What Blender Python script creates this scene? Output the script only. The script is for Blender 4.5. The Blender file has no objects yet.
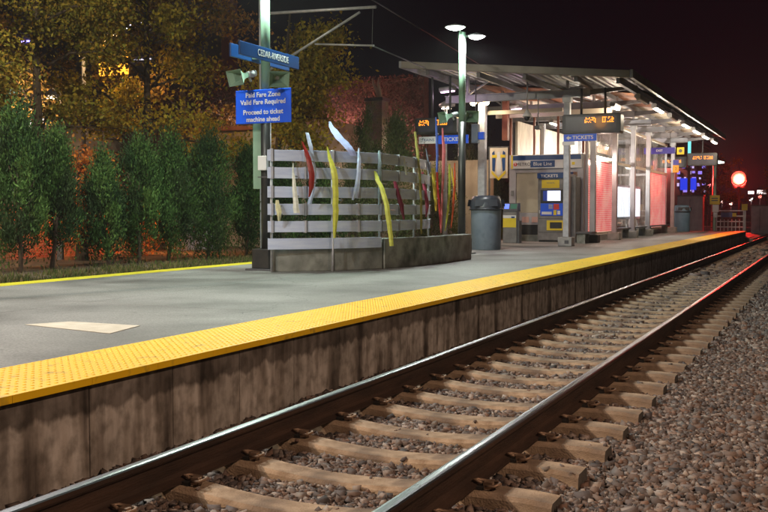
import bpy, bmesh, math, random
import numpy as np
from mathutils import Vector, Matrix

# ------------------------------------------------------------------ camera, world, sun, exposure
S = bpy.context.scene
C = S.collection
random.seed(7); rng = np.random.default_rng(7)
CAMZ = 1.335; FPX = 960.0
PITCH = math.atan(44.5 / FPX); YAW = math.atan(450 / FPX * math.cos(PITCH))
cd = bpy.data.cameras.new('camera'); cam = bpy.data.objects.new('camera', cd); C.objects.link(cam)
cam.location = (0, 0, CAMZ); cam.rotation_euler = (math.pi/2 - PITCH, 0, YAW)
cd.sensor_width = 36; cd.lens = FPX / 768 * 36; cd.clip_start = .05; cd.clip_end = 1500
S.camera = cam
W = bpy.data.worlds.new('World'); S.world = W; W.use_nodes = True
wn = W.node_tree.nodes; wl = W.node_tree.links; wn.clear()
wo = wn.new('ShaderNodeOutputWorld'); bg = wn.new('ShaderNodeBackground'); sky = wn.new('ShaderNodeTexSky')
sky.sky_type = 'NISHITA'; sky.sun_disc = False; sky.sun_elevation = math.radians(-4); sky.sun_rotation = math.radians(200)
mixw = wn.new('ShaderNodeMix'); mixw.data_type = 'RGBA'; mixw.blend_type = 'ADD'; mixw.inputs[0].default_value = 1
mulw = wn.new('ShaderNodeMix'); mulw.data_type = 'RGBA'; mulw.blend_type = 'MULTIPLY'; mulw.inputs[0].default_value = 1
mulw.inputs[7].default_value = (.02, .02, .02, 1)
mixw.inputs[7].default_value = (.040, .027, .052, 1)
wl.new(sky.outputs[0], mulw.inputs[6]); wl.new(mulw.outputs[2], mixw.inputs[6])
wl.new(mixw.outputs[2], bg.inputs[0]); bg.inputs[1].default_value = .06; wl.new(bg.outputs[0], wo.inputs[0])
sd = bpy.data.lights.new('sun', 'SUN'); sd.energy = .035; sd.angle = math.radians(8); sd.color = (.8, .85, 1)
so = bpy.data.objects.new('sun', sd); C.objects.link(so); so.rotation_euler = (math.radians(48), 0, math.radians(-40))
S.view_settings.view_transform = 'Standard'; S.view_settings.look = 'None'
S.view_settings.gamma = 1; S.view_settings.use_curve_mapping = False; S.view_settings.exposure = .12
S.render.engine = 'CYCLES'; S.cycles.use_denoising = True
S.cycles.max_bounces = 6; S.cycles.diffuse_bounces = 3; S.cycles.glossy_bounces = 3; S.cycles.transparent_max_bounces = 8
S.cycles.sample_clamp_indirect = 4; S.cycles.caustics_reflective = False; S.cycles.caustics_refractive = False

# ------------------------------------------------------------------ helpers
_ct, _st, _cp, _sp = math.cos(YAW), math.sin(YAW), math.cos(PITCH), math.sin(PITCH)
_F = Vector((-_st*_cp, _ct*_cp, -_sp)); _R = Vector((_ct, _st, 0)); _U = _R.cross(_F)
def _ray(px, py): return _F + _R*((px-384)/FPX) + _U*((256-py)/FPX)
def atY(px, py, y):                       # a survey of the photo: point of the place at distance y along the track
    d = _ray(px, py); return Vector((0, 0, CAMZ)) + d*(y/d.y)

def tag(o, label=None, cat=None, group=None, kind=None):
    if label: o['label'] = label
    if cat: o['category'] = cat
    if group: o['group'] = group
    if kind: o['kind'] = kind
    return o
def thing(name, label, cat, loc, group=None):
    o = bpy.data.objects.new(name, None); C.objects.link(o); o.location = loc; o.empty_display_size = .2
    return tag(o, label, cat, group)
def wloc(o):
    v = Vector((0, 0, 0))
    while o: v += Vector(o.location); o = o.parent
    return v
class MB:
    def __init__(s): s.bm = bmesh.new()
    def box(s, x0, x1, y0, y1, z0, z1, m=0):
        v = [s.bm.verts.new((x, y, z)) for z in (z0, z1) for x, y in ((x0, y0), (x1, y0), (x1, y1), (x0, y1))]
        for q in ((3,2,1,0),(4,5,6,7),(0,1,5,4),(1,2,6,5),(2,3,7,6),(3,0,4,7)):
            s.bm.faces.new([v[i] for i in q]).material_index = m
        return s
    def prism(s, pts, a, b, axis='x', m=0):     # pts 2D outline extruded along axis from a to b
        def P(p, t):
            return {'x': (t, p[0], p[1]), 'y': (p[0], t, p[1]), 'z': (p[0], p[1], t)}[axis]
        A = [s.bm.verts.new(P(p, a)) for p in pts]; B = [s.bm.verts.new(P(p, b)) for p in pts]
        fs = [s.bm.faces.new(A), s.bm.faces.new(B[::-1])]
        n = len(pts)
        for i in range(n): fs.append(s.bm.faces.new((A[i], B[i], B[(i+1)%n], A[(i+1)%n])))
        for f in fs: f.material_index = m
        return s
    def tube(s, pts, rs, n=10, m=0, cap=True, smooth=True):
        pts = [Vector(p) for p in pts]
        if not hasattr(rs, '__len__'): rs = [rs]*len(pts)
        rings = []
        for i, p in enumerate(pts):
            t = (pts[min(i+1, len(pts)-1)] - pts[max(i-1, 0)]).normalized()
            a = Vector((0, 0, 1)) if abs(t.z) < .9 else Vector((1, 0, 0))
            u = t.cross(a).normalized(); w = t.cross(u)
            rings.append([s.bm.verts.new(p + (u*math.cos(k*2*math.pi/n) + w*math.sin(k*2*math.pi/n))*rs[i]) for k in range(n)])
        for A, B in zip(rings, rings[1:]):
            for k in range(n):
                f = s.bm.faces.new((A[k], A[(k+1)%n], B[(k+1)%n], B[k])); f.smooth = smooth; f.material_index = m
        if cap:
            s.bm.faces.new(rings[0][::-1]).material_index = m; s.bm.faces.new(rings[-1]).material_index = m
        return s
    def quad(s, a, b, c, d, m=0):
        s.bm.faces.new([s.bm.verts.new(p) for p in (a, b, c, d)]).material_index = m; return s
    def build(s, name, mats, parent=None, loc=(0, 0, 0), bev=0):
        me = bpy.data.meshes.new(name)
        bmesh.ops.recalc_face_normals(s.bm, faces=s.bm.faces)
        off = wloc(parent) if parent else Vector(loc)
        bmesh.ops.translate(s.bm, verts=s.bm.verts, vec=-off)
        s.bm.to_mesh(me); s.bm.free()
        o = bpy.data.objects.new(name, me); C.objects.link(o)
        for m in (mats if isinstance(mats, (list, tuple)) else [mats]): me.materials.append(m)
        if parent: o.parent = parent
        else: o.location = loc
        if bev:
            b = o.modifiers.new('bevel', 'BEVEL'); b.width = bev; b.segments = 2; b.limit_method = 'ANGLE'; b.angle_limit = .7
        return o
def struct(o, label=None): o['kind'] = 'structure'; 
def np_mesh(name, V, Fq, mats, parent=None, loc=(0, 0, 0), col=None, smooth=False):
    off = wloc(parent) if parent else Vector(loc)
    V = np.asarray(V, dtype=np.float32) - np.array(off, dtype=np.float32); Fq = np.asarray(Fq, dtype=np.int32); k = Fq.shape[1]
    me = bpy.data.meshes.new(name)
    me.vertices.add(len(V)); me.vertices.foreach_set('co', V.ravel())
    me.loops.add(Fq.size); me.loops.foreach_set('vertex_index', Fq.ravel())
    me.polygons.add(len(Fq)); me.polygons.foreach_set('loop_start', np.arange(0, Fq.size, k, dtype=np.int32))
    me.polygons.foreach_set('loop_total', np.full(len(Fq), k, dtype=np.int32))
    if smooth: me.polygons.foreach_set('use_smooth', np.ones(len(Fq), dtype=bool))
    me.update(calc_edges=True)
    if col is not None:
        a = me.color_attributes.new('Col', 'FLOAT_COLOR', 'POINT')
        c4 = np.ones((len(V), 4), dtype=np.float32); c4[:, :3] = col; a.data.foreach_set('color', c4.ravel())
    o = bpy.data.objects.new(name, me); C.objects.link(o); me.materials.append(mats)
    if parent: o.parent = parent
    else: o.location = loc
    return o

# ------------------------------------------------------------------ materials
def newmat(name):
    m = bpy.data.materials.new(name); m.use_nodes = True; n = m.node_tree.nodes; n.clear()
    o = n.new('ShaderNodeOutputMaterial'); b = n.new('ShaderNodeBsdfPrincipled'); m.node_tree.links.new(b.outputs[0], o.inputs[0])
    return m, n, m.node_tree.links, b
def pm(name, c1, c2=None, scale=4, rough=.7, metal=0, bump=.0, bscale=None, stretch=(1, 1, 1), lo=.35, hi=.65, detail=6, wear=None, wscale=1.5, wlo=.55, whi=.75):
    m, n, l, b = newmat(name)
    c2 = c2 or tuple(x*.8 for x in c1)
    tc = n.new('ShaderNodeTexCoord'); mp = n.new('ShaderNodeMapping'); mp.inputs['Scale'].default_value = stretch
    l.new(tc.outputs['Object'], mp.inputs[0])
    nz = n.new('ShaderNodeTexNoise'); nz.inputs['Scale'].default_value = scale; nz.inputs['Detail'].default_value = detail
    l.new(mp.outputs[0], nz.inputs[0])
    r = n.new('ShaderNodeValToRGB'); r.color_ramp.elements[0].position = lo; r.color_ramp.elements[1].position = hi
    r.color_ramp.elements[0].color = (*c1, 1); r.color_ramp.elements[1].color = (*c2, 1)
    l.new(nz.outputs[0], r.inputs[0]); out = r.outputs[0]
    if wear:
        n2 = n.new('ShaderNodeTexNoise'); n2.inputs['Scale'].default_value = wscale; n2.inputs['Detail'].default_value = 8
        l.new(tc.outputs['Object'], n2.inputs[0])
        r2 = n.new('ShaderNodeMapRange'); r2.inputs[1].default_value = wlo; r2.inputs[2].default_value = whi; l.new(n2.outputs[0], r2.inputs[0])
        mx = n.new('ShaderNodeMix'); mx.data_type = 'RGBA'; l.new(r2.outputs[0], mx.inputs[0]); l.new(out, mx.inputs[6]); mx.inputs[7].default_value = (*wear, 1)
        out = mx.outputs[2]
    l.new(out, b.inputs['Base Color']); b.inputs['Roughness'].default_value = rough; b.inputs['Metallic'].default_value = metal
    if bump:
        n3 = n.new('ShaderNodeTexNoise'); n3.inputs['Scale'].default_value = bscale or scale*8; n3.inputs['Detail'].default_value = 5
        l.new(mp.outputs[0], n3.inputs[0])
        bp = n.new('ShaderNodeBump'); bp.inputs['Strength'].default_value = bump; bp.inputs['Distance'].default_value = .02
        l.new(n3.outputs[0], bp.inputs['Height']); l.new(bp.outputs[0], b.inputs['Normal'])
    return m
def em(name, col, s):
    m, n, l, b = newmat(name); b.inputs['Base Color'].default_value = (.02, .02, .02, 1)
    b.inputs['Emission Color'].default_value = (*col, 1); b.inputs['Emission Strength'].default_value = s
    b.inputs['Roughness'].default_value = .3
    return m
def glass(name, tint=(.85, .9, .9), alpha=.25, rough=.05, streak=False):
    m, n, l, b = newmat(name)
    tr = n.new('ShaderNodeBsdfTransparent'); tr.inputs[0].default_value = (*tint, 1)
    gl = n.new('ShaderNodeBsdfGlossy'); gl.inputs['Roughness'].default_value = rough; gl.inputs[0].default_value = (.9, .9, .9, 1)
    df = n.new('ShaderNodeBsdfDiffuse'); df.inputs[0].default_value = (.6, .58, .55, 1)
    fr = n.new('ShaderNodeFresnel'); fr.inputs[0].default_value = 1.25
    ge = n.new('ShaderNodeNewGeometry'); iv = n.new('ShaderNodeMath'); iv.operation = 'SUBTRACT'; iv.inputs[0].default_value = 1; l.new(ge.outputs['Backfacing'], iv.inputs[1])
    fm = n.new('ShaderNodeMath'); fm.operation = 'MULTIPLY'; l.new(fr.outputs[0], fm.inputs[0]); l.new(iv.outputs[0], fm.inputs[1])
    m1 = n.new('ShaderNodeMixShader'); l.new(fm.outputs[0], m1.inputs[0]); l.new(tr.outputs[0], m1.inputs[1]); l.new(gl.outputs[0], m1.inputs[2])
    m2 = n.new('ShaderNodeMixShader'); m2.inputs[0].default_value = alpha
    l.new(m1.outputs[0], m2.inputs[1]); l.new(df.outputs[0], m2.inputs[2])
    if streak:
        tc = n.new('ShaderNodeTexCoord'); mp = n.new('ShaderNodeMapping'); mp.inputs['Scale'].default_value = (5, 5, .6); l.new(tc.outputs['Object'], mp.inputs[0])
        nz = n.new('ShaderNodeTexNoise'); nz.inputs['Scale'].default_value = 2.2; nz.inputs['Detail'].default_value = 4; l.new(mp.outputs[0], nz.inputs[0])
        mr = n.new('ShaderNodeMapRange'); mr.inputs[1].default_value = .4; mr.inputs[2].default_value = .65; mr.inputs[3].default_value = alpha*.3; mr.inputs[4].default_value = min(1, alpha*2)
        l.new(nz.outputs[0], mr.inputs[0]); l.new(mr.outputs[0], m2.inputs[0])
    l.new(m2.outputs[0], n['Material Output'].inputs[0])
    return m
def colmat(name, rough=.8, translucent=0, bump=0):
    m, n, l, b = newmat(name); a = n.new('ShaderNodeVertexColor'); a.layer_name = 'Col'
    l.new(a.outputs[0], b.inputs['Base Color']); b.inputs['Roughness'].default_value = rough
    b.inputs['Specular IOR Level'].default_value = .25
    if translucent:
        t = n.new('ShaderNodeBsdfTranslucent'); l.new(a.outputs[0], t.inputs[0]); mx = n.new('ShaderNodeMixShader'); mx.inputs[0].default_value = translucent
        l.new(b.outputs[0], mx.inputs[1]); l.new(t.outputs[0], mx.inputs[2]); l.new(mx.outputs[0], n['Material Output'].inputs[0])
    return m

def wall_material():
    m, n, l, b = newmat('board_formed_concrete')
    tc = n.new('ShaderNodeTexCoord')
    def noise(sc, st, det=6):
        mp = n.new('ShaderNodeMapping'); mp.inputs['Scale'].default_value = st; l.new(tc.outputs['Object'], mp.inputs[0])
        z = n.new('ShaderNodeTexNoise'); z.inputs['Scale'].default_value = sc; z.inputs['Detail'].default_value = det; l.new(mp.outputs[0], z.inputs[0]); return z.outputs[0]
    def ramp(v, stops):
        r = n.new('ShaderNodeValToRGB'); e = r.color_ramp.elements
        while len(e) < len(stops): e.new(.5)
        for i, (p, c) in enumerate(stops): e[i].position = p; e[i].color = (*c, 1)
        l.new(v, r.inputs[0]); return r.outputs[0]
    def mul(a, c, f=1):
        x = n.new('ShaderNodeMix'); x.data_type = 'RGBA'; x.blend_type = 'MULTIPLY'; x.inputs[0].default_value = f; l.new(a, x.inputs[6]); l.new(c, x.inputs[7]); return x.outputs[2]
    c = ramp(noise(1.5, (1, 1, 1)), [(.3, (.38, .36, .335)), (.5, (.57, .54, .51)), (.7, (.72, .69, .66))])
    c = mul(c, ramp(noise(1, (1, 4.2, .6), 9), [(.33, (.16, .14, .13)), (.44, (.60, .57, .54)), (.54, (1, 1, 1)), (.68, (.80, .77, .74))]))
    c = mul(c, ramp(noise(1, (1, 9, 2.0), 9), [(.38, (.5, .47, .45)), (.52, (1, 1, 1))]), .6)
    c = mul(c, ramp(noise(9, (1, 1, 1), 9), [(.36, (.45, .44, .42)), (.56, (1, 1, 1))]), .75)
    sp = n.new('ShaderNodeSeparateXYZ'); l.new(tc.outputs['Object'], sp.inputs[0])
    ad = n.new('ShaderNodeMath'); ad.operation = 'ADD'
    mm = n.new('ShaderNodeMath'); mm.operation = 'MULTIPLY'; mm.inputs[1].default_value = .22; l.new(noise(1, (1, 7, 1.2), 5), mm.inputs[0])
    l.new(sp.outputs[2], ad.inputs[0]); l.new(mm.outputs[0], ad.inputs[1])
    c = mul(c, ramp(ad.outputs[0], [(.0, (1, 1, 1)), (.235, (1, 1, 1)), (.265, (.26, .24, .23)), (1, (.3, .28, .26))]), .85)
    l.new(c, b.inputs['Base Color']); b.inputs['Roughness'].default_value = .85
    bp = n.new('ShaderNodeBump'); bp.inputs['Strength'].default_value = .5; bp.inputs['Distance'].default_value = .015
    l.new(noise(1, (1, 12, 4), 8), bp.inputs['Height'])
    bp2 = n.new('ShaderNodeBump'); bp2.inputs['Strength'].default_value = .35; bp2.inputs['Distance'].default_value = .006
    l.new(noise(40, (1, 1, 1)), bp2.inputs['Height']); l.new(bp.outputs[0], bp2.inputs['Normal']); l.new(bp2.outputs[0], b.inputs['Normal'])
    return m
M = {}
M['wall'] = wall_material()
M['conc'] = pm('platform_concrete', (.17, .165, .155), (.27, .265, .255), .7, .62, bump=.15, bscale=60, lo=.3, hi=.7, detail=12, wear=(.085, .08, .075), wscale=.6, wlo=.48, whi=.72)
def gritty(m):
    n, l = m.node_tree.nodes, m.node_tree.links; b = [x for x in n if x.type == 'BSDF_PRINCIPLED'][0]; src = b.inputs['Base Color'].links[0].from_socket
    tc = n.new('ShaderNodeTexCoord'); nz = n.new('ShaderNodeTexNoise'); nz.inputs['Scale'].default_value = 55; nz.inputs['Detail'].default_value = 8; l.new(tc.outputs['Object'], nz.inputs[0])
    r = n.new('ShaderNodeMapRange'); r.inputs[1].default_value = .35; r.inputs[2].default_value = .65; r.inputs[3].default_value = .72; r.inputs[4].default_value = 1.18; l.new(nz.outputs[0], r.inputs[0])
    vo = n.new('ShaderNodeTexVoronoi'); vo.inputs['Scale'].default_value = 2.6; l.new(tc.outputs['Object'], vo.inputs[0])
    r2 = n.new('ShaderNodeMapRange'); r2.inputs[1].default_value = .045; r2.inputs[2].default_value = .075; r2.inputs[3].default_value = .5; r2.inputs[4].default_value = 1; l.new(vo.outputs['Distance'], r2.inputs[0])
    v2 = n.new('ShaderNodeTexVoronoi'); v2.feature = 'DISTANCE_TO_EDGE'; v2.inputs['Scale'].default_value = .33; v2.inputs['Randomness'].default_value = 1
    wz = n.new('ShaderNodeTexNoise'); wz.inputs['Scale'].default_value = 1.5; wz.inputs['Detail'].default_value = 6; l.new(tc.outputs['Object'], wz.inputs[0])
    va = n.new('ShaderNodeVectorMath'); va.operation = 'MULTIPLY_ADD'; l.new(wz.outputs[1], va.inputs[0]); va.inputs[1].default_value = (.7, .7, 0); l.new(tc.outputs['Object'], va.inputs[2]); l.new(va.outputs[0], v2.inputs[0])
    r3 = n.new('ShaderNodeMapRange'); r3.inputs[1].default_value = .0006; r3.inputs[2].default_value = .0022; r3.inputs[3].default_value = .45; r3.inputs[4].default_value = 1; l.new(v2.outputs['Distance'], r3.inputs[0])
    a = n.new('ShaderNodeMath'); a.operation = 'MULTIPLY'; l.new(r.outputs[0], a.inputs[0]); l.new(r2.outputs[0], a.inputs[1])
    c = n.new('ShaderNodeMath'); c.operation = 'MULTIPLY'; l.new(a.outputs[0], c.inputs[0]); l.new(r3.outputs[0], c.inputs[1])
    mx = n.new('ShaderNodeVectorMath'); mx.operation = 'SCALE'; l.new(src, mx.inputs[0]); l.new(c.outputs[0], mx.inputs['Scale']); l.new(mx.outputs[0], b.inputs['Base Color'])
gritty(M['conc'])
M['patch'] = pm('patch_concrete', (.50, .45, .36), (.60, .55, .46), 6, .8, bump=.1, bscale=80)
M['yellow'] = pm('tactile_yellow', (.92, .56, .003), (.94, .61, .004), 1.2, .55, bump=.05, bscale=90, wear=(.40, .26, .03), wscale=9, wlo=.58, whi=.8)
M['paint'] = pm('yellow_line_paint', (.66, .58, .02), (.5, .45, .03), 8, .6)
M['tie'] = pm('tie_concrete', (.27, .19, .125), (.46, .345, .245), 9, .92, bump=.45, bscale=90, detail=12, wear=(.15, .11, .085), wscale=3.5, wlo=.47, whi=.72)
M['rust'] = pm('rail_rust', (.035, .02, .014), (.075, .042, .028), 12, .75, metal=.3, bump=.3, stretch=(1, .15, 1))
M['railtop'] = pm('rail_running_surface', (.24, .25, .27), (.33, .33, .35), 3, .33, metal=1, stretch=(8, .1, 1))
M['clip'] = pm('clip_steel', (.24, .16, .11), (.40, .28, .20), 20, .6, metal=.5)
M['insul'] = pm('clip_insulator', (.015, .015, .015), (.03, .03, .03), 20, .6)
M['tieshade'] = pm('tie_end_shade', (.06, .055, .05), (.10, .09, .08), 9, .9, bump=.5)  # shade of the unlit tie ends, painted as a dark colour
M['mulch'] = pm('mulch', (.05, .032, .02), (.10, .075, .045), 6, .95, bump=.8, bscale=30)
M['dirt'] = pm('ballast_fines', (.07, .05, .042), (.13, .10, .085), 25, .95, bump=.8, bscale=60)
M['asph'] = pm('asphalt', (.045, .045, .05), (.06, .06, .06), 3, .8, bump=.3, bscale=90)
M['planter'] = pm('weathered_concrete', (.16, .17, .15), (.36, .38, .34), 2.2, .8, bump=.3, bscale=40, detail=9, wear=(.06, .07, .055), wscale=3, wlo=.5, whi=.75)
M['footing'] = pm('footing_concrete', (.33, .32, .30), (.45, .44, .42), 6, .8, bump=.3, bscale=40)
M['darkfooting'] = pm('black_footing', (.02, .02, .022), (.035, .035, .035), 6, .6)
M['alu'] = pm('aluminium_slat', (.56, .66, .90), (.68, .78, .98), 2.5, .42, metal=.12, stretch=(1, 1, 8), bump=.04)
M['galv'] = pm('galvanised_steel', (.40, .41, .44), (.52, .53, .56), 8, .5, metal=.35)
M['steel'] = pm('grey_painted_steel', (.28, .29, .33), (.36, .37, .41), 3, .5, metal=.1)
M['fascia'] = pm('fascia_metal', (.20, .18, .165), (.27, .245, .22), 2, .5, metal=.2)
M['post_pale'] = pm('pale_green_paint', (.20, .33, .24), (.26, .39, .30), 3, .4, metal=.1)
M['post_dark'] = pm('dark_pole_paint', (.018, .018, .02), (.035, .033, .03), 5, .4)
M['black'] = pm('black_plastic', (.012, .012, .014), (.022, .022, .024), 9, .4)
M['darkgrey'] = pm('dark_grey_metal', (.07, .07, .08), (.10, .10, .11), 6, .45)
M['blue'] = pm('sign_blue', (.006, .10, .86), (.008, .115, .90), 3, .35)
M['navy'] = pm('sign_navy', (.006, .05, .20), (.008, .06, .23), 3, .35)
M['purpleblue'] = pm('sign_indigo', (.03, .02, .22), (.04, .03, .26), 3, .35)
M['white'] = pm('sign_white', (.75, .75, .75), (.8, .8, .8), 3, .4)
M['cream'] = pm('cream_board', (.66, .58, .46), (.72, .64, .52), 2, .6)
M['purlin'] = pm('dark_grey_purlin', (.10, .10, .12), (.15, .15, .17), 3, .5)
M['wood'] = pm('stained_wood_ceiling', (.30, .11, .04), (.42, .17, .07), 2, .55, stretch=(10, .6, 1))
M['redframe'] = pm('rust_red_frame', (.30, .09, .045), (.38, .13, .07), 4, .5)
M['beigep'] = pm('beige_door_panel', (.48, .42, .31), (.54, .48, .37), 3, .55)
M['kiosk'] = pm('kiosk_pale_metal', (.40, .38, .41), (.48, .46, .49), 3, .45, metal=.2)
M['tvm'] = pm('machine_grey', (.17, .16, .16), (.23, .22, .22), 5, .45, metal=.3)
M['can'] = pm('bluegrey_plastic', (.12, .155, .20), (.17, .205, .25), 2.5, .5, wear=(.09, .115, .15), wscale=4)
M['canlid'] = pm('dark_lid', (.025, .03, .04), (.04, .045, .055), 6, .35)
M['yel'] = pm('label_yellow', (.78, .58, .02), (.82, .62, .03), 4, .5)
M['redl'] = pm('label_red', (.6, .03, .02), (.65, .04, .03), 4, .5)
M['glass'] = glass('clear_pane', alpha=.07, streak=True)
M['glass2'] = glass('hazy_pane', (.95, .88, .86), alpha=.22, streak=True)
M['bark'] = pm('bark', (.07, .045, .03), (.13, .09, .06), 9, .9, bump=.8, stretch=(3, 3, .6))
M['leaf'] = colmat('autumn_leaves', .7, .35)
M['needle'] = colmat('evergreen_sprays', .75, .15)
M['grass'] = colmat('grass_blades', .8, .2)
M['stone'] = colmat('ballast_stone', .85)
M['lens'] = em('lamp_lens', (.86, 1, .90), 14)
M['lensw'] = em('lamp_lens_white', (1, .95, .98), 12)
M['tube'] = em('fluorescent_tube', (1, .86, .66), 9)
M['tubepink'] = em('pinkish_tube', (1, .60, .90), 4)
M['amber'] = em('amber_leds', (1, .27, .015), 3.0)
M['flood'] = em('floodlight_lens', (1, .74, .38), 40)
M['red'] = em('red_signal_lens', (1, .015, .006), 16)
M['screen'] = em('machine_screen', (.75, .80, 1), 1.6)
M['adwhite'] = em('light_box', (.92, .90, 1), 2.0)
M['keyblue'] = em('keypad_backlight', (.01, .06, .5), .35)

# ------------------------------------------------------------------ ground, track, platform
PZ = .35            # platform top
XE = -3.95          # platform edge
g = MB(); g.box(-160, 120, -60, 420, -1.2, -.42); o = g.build('ground', M['dirt']); struct(o)

def stones(y0, y1, x0, x1, dens, size, base):
    n = int((y1-y0)*(x1-x0)*dens)
    ico = np.array([(-1,-1,-1),(1,-1,-1),(1,1,-1),(-1,1,-1),(-1,-1,1),(1,-1,1),(1,1,1),(-1,1,1)])*.62
    fc = np.array([(0,3,2,1),(4,5,6,7),(0,1,5,4),(1,2,6,5),(2,3,7,6),(3,0,4,7)])
    P = np.stack([rng.uniform(x0, x1, n), rng.uniform(y0, y1, n)], 1)
    z = bedz(P[:, 0], P[:, 1]) + rng.uniform(-.025, .014, n)
    k = tieness(P[:, 0], P[:, 1]); odd = k & (rng.uniform(0, 1, n) < .004) & (np.abs(P[:, 0]+1.81) > .12) & (np.abs(P[:, 0]+3.32) > .12); z = np.where(odd, -.185 - .04*(np.abs(P[:, 0]+2.565) < .5), z); keep = ~k | odd; P = P[keep]; z = z[keep]; n = len(P)
    sc = size*np.clip(rng.lognormal(-.12, .38, (n, 1, 1)), .4, 2.0)*np.array([1.15, 1, .75])*rng.uniform(.55, 1.3, (n, 1, 3))
    V = (ico[None]*(1+rng.uniform(-.35, .35, (n, 8, 1))) + rng.uniform(-.22, .22, (n, 8, 3)))*sc
    a = rng.uniform(0, 2*np.pi, n); b = rng.uniform(-1.1, 1.1, n)
    ca, sa, cb, sb = np.cos(a)[:, None], np.sin(a)[:, None], np.cos(b)[:, None], np.sin(b)[:, None]
    y = V[:, :, 1]*cb - V[:, :, 2]*sb; zz = V[:, :, 1]*sb + V[:, :, 2]*cb
    X = V[:, :, 0]*ca - y*sa; Y = V[:, :, 0]*sa + y*ca
    V = np.stack([X + P[:, :1], Y + P[:, 1:2], zz + z[:, None]], 2)
    Fq = fc[None] + (np.arange(n)*8)[:, None, None]
    pal = np.array([(.19,.145,.125),(.26,.205,.18),(.17,.145,.14),(.32,.28,.26),(.22,.15,.12),(.13,.12,.125),(.40,.36,.33),(.20,.185,.185)])
    c = pal[rng.integers(0, len(pal), n)]*rng.uniform(.45, 1.1, (n, 1))*np.array([1.0, .95, .93])*.95
    return V.reshape(-1, 3), Fq.reshape(-1, 4), np.repeat(c, 8, 0)
TIE0 = 4.95 - .61*4; TIES = 92; TP = .61
def bedz(x, y):
    z = -.266 + 0*x
    z = np.where(x > -1.2, -.275 + .02*np.clip((x+1.2)/.8, 0, 1) + .03*np.sin(x*1.7+y*.6)*np.clip((x+1.2), 0, 1), z)
    z = np.where(x < -3.75, -.255, z)
    return z + .012*np.sin(x*5+y*3)*np.sin(y*2.3-x)
def tieness(x, y):
    t = (y - TIE0)/TP; d = np.abs(t - np.round(t))*TP
    return (x > -3.85) & (x < -1.30) & (d < .125) & (y < TIE0+TP*TIES)
xs = np.arange(-4.0, 14, .25); ys = np.concatenate([np.arange(-3, 30, .25), np.arange(30, 130, 1.0)])
gx, gy = np.meshgrid(xs, ys); gz = bedz(gx, gy) - .03
V = np.stack([gx.ravel(), gy.ravel(), gz.ravel()], 1); nx = len(xs)
i, j = np.meshgrid(np.arange(nx-1), np.arange(len(ys)-1)); a = (j*nx+i).ravel()
o = np_mesh('ballast_bed', V, np.stack([a, a+1, a+1+nx, a+nx], 1), M['dirt'], smooth=True); struct(o)
parts = [stones(1.5, 12, -3.97, 1.0, 4200, .0195, 0), stones(12, 24, -3.97, 1.4, 1500, .026, 0), stones(24, 60, -3.97, 2.0, 200, .055, 0)]
off = 0; VV = []; FF = []; CC = []
for v, f, c in parts: VV.append(v); FF.append(f+off); CC.append(c); off += len(v)
o = np_mesh('ballast_stones', np.concatenate(VV), np.concatenate(FF), M['stone'], col=np.concatenate(CC))
tag(o, 'crushed brown and grey ballast stones around the railway track', 'gravel', kind='stuff')

# ties with rail clips
RX = (-1.81, -3.32)
def tie_mesh():
    bm = bmesh.new(); segs = 18; rings = []
    for s in range(segs+1):
        x = -3.83 + s*(2.53/segs); u = abs((x+2.565)/1.265)
        z = -.18 - .045*max(0, 1-(u/.50)**2) - (.012 if u > .93 else 0)
        wt = .098; wb = .135; 
        rings.append([bm.verts.new(p) for p in ((x, -wb, -.42), (x, wb, -.42), (x, wt+.008, z-.022), (x, wt-.012, z), (x, -wt+.012, z), (x, -wt-.008, z-.022))])
    for A, B in zip(rings, rings[1:]):
        for k in range(6): bm.faces.new((A[k], A[(k+1)%6], B[(k+1)%6], B[k]))
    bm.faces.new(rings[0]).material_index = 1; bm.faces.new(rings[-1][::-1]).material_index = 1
    mb = MB(); mb.bm.free(); mb.bm = bm; return mb
def clip_mb(rx, sgn):
    m = MB(); x = rx + sgn*.075
    m.box(x-.02 if sgn > 0 else x-.035, x+.035 if sgn > 0 else x+.02, -.05, .05, -.182, -.162, 1)
    pts = [(x+sgn*.05, -.045, -.158), (x+sgn*.105, -.045, -.150), (x+sgn*.125, -.01, -.142), (x+sgn*.10, .03, -.146), (x+sgn*.05, .045, -.150), (x-sgn*.02, .04, -.145), (x-sgn*.03, 0, -.142), (x+sgn*.02, -.012, -.146)]
    m.tube(pts, .009, 6)
    m.box(min(x+sgn*.03, x+sgn*.08), max(x+sgn*.03, x+sgn*.08), -.02, .02, -.182, -.140)
    return m
for k in range(TIES):
    y = TIE0 + TP*k
    if k == 0:
        t0 = tag(tie_mesh().build('concrete_tie', [M['tie'], M['tieshade']], loc=(0, 0, 0)), 'tan concrete tie lying in the ballast across the track under both rails', 'railway tie', 'concrete ties under the two rails')
        cl = [clip_mb(rx, sg).build('rail_clip', [M['clip'], M['insul']], t0) for rx in RX for sg in (1, -1)]
        t0.location = (0, y, 0)
    else:
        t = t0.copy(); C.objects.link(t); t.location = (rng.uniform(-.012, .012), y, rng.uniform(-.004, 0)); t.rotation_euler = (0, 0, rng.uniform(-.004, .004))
        if k < 40:
            for c in cl:
                c2 = c.copy(); C.objects.link(c2); c2.parent = t
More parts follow.
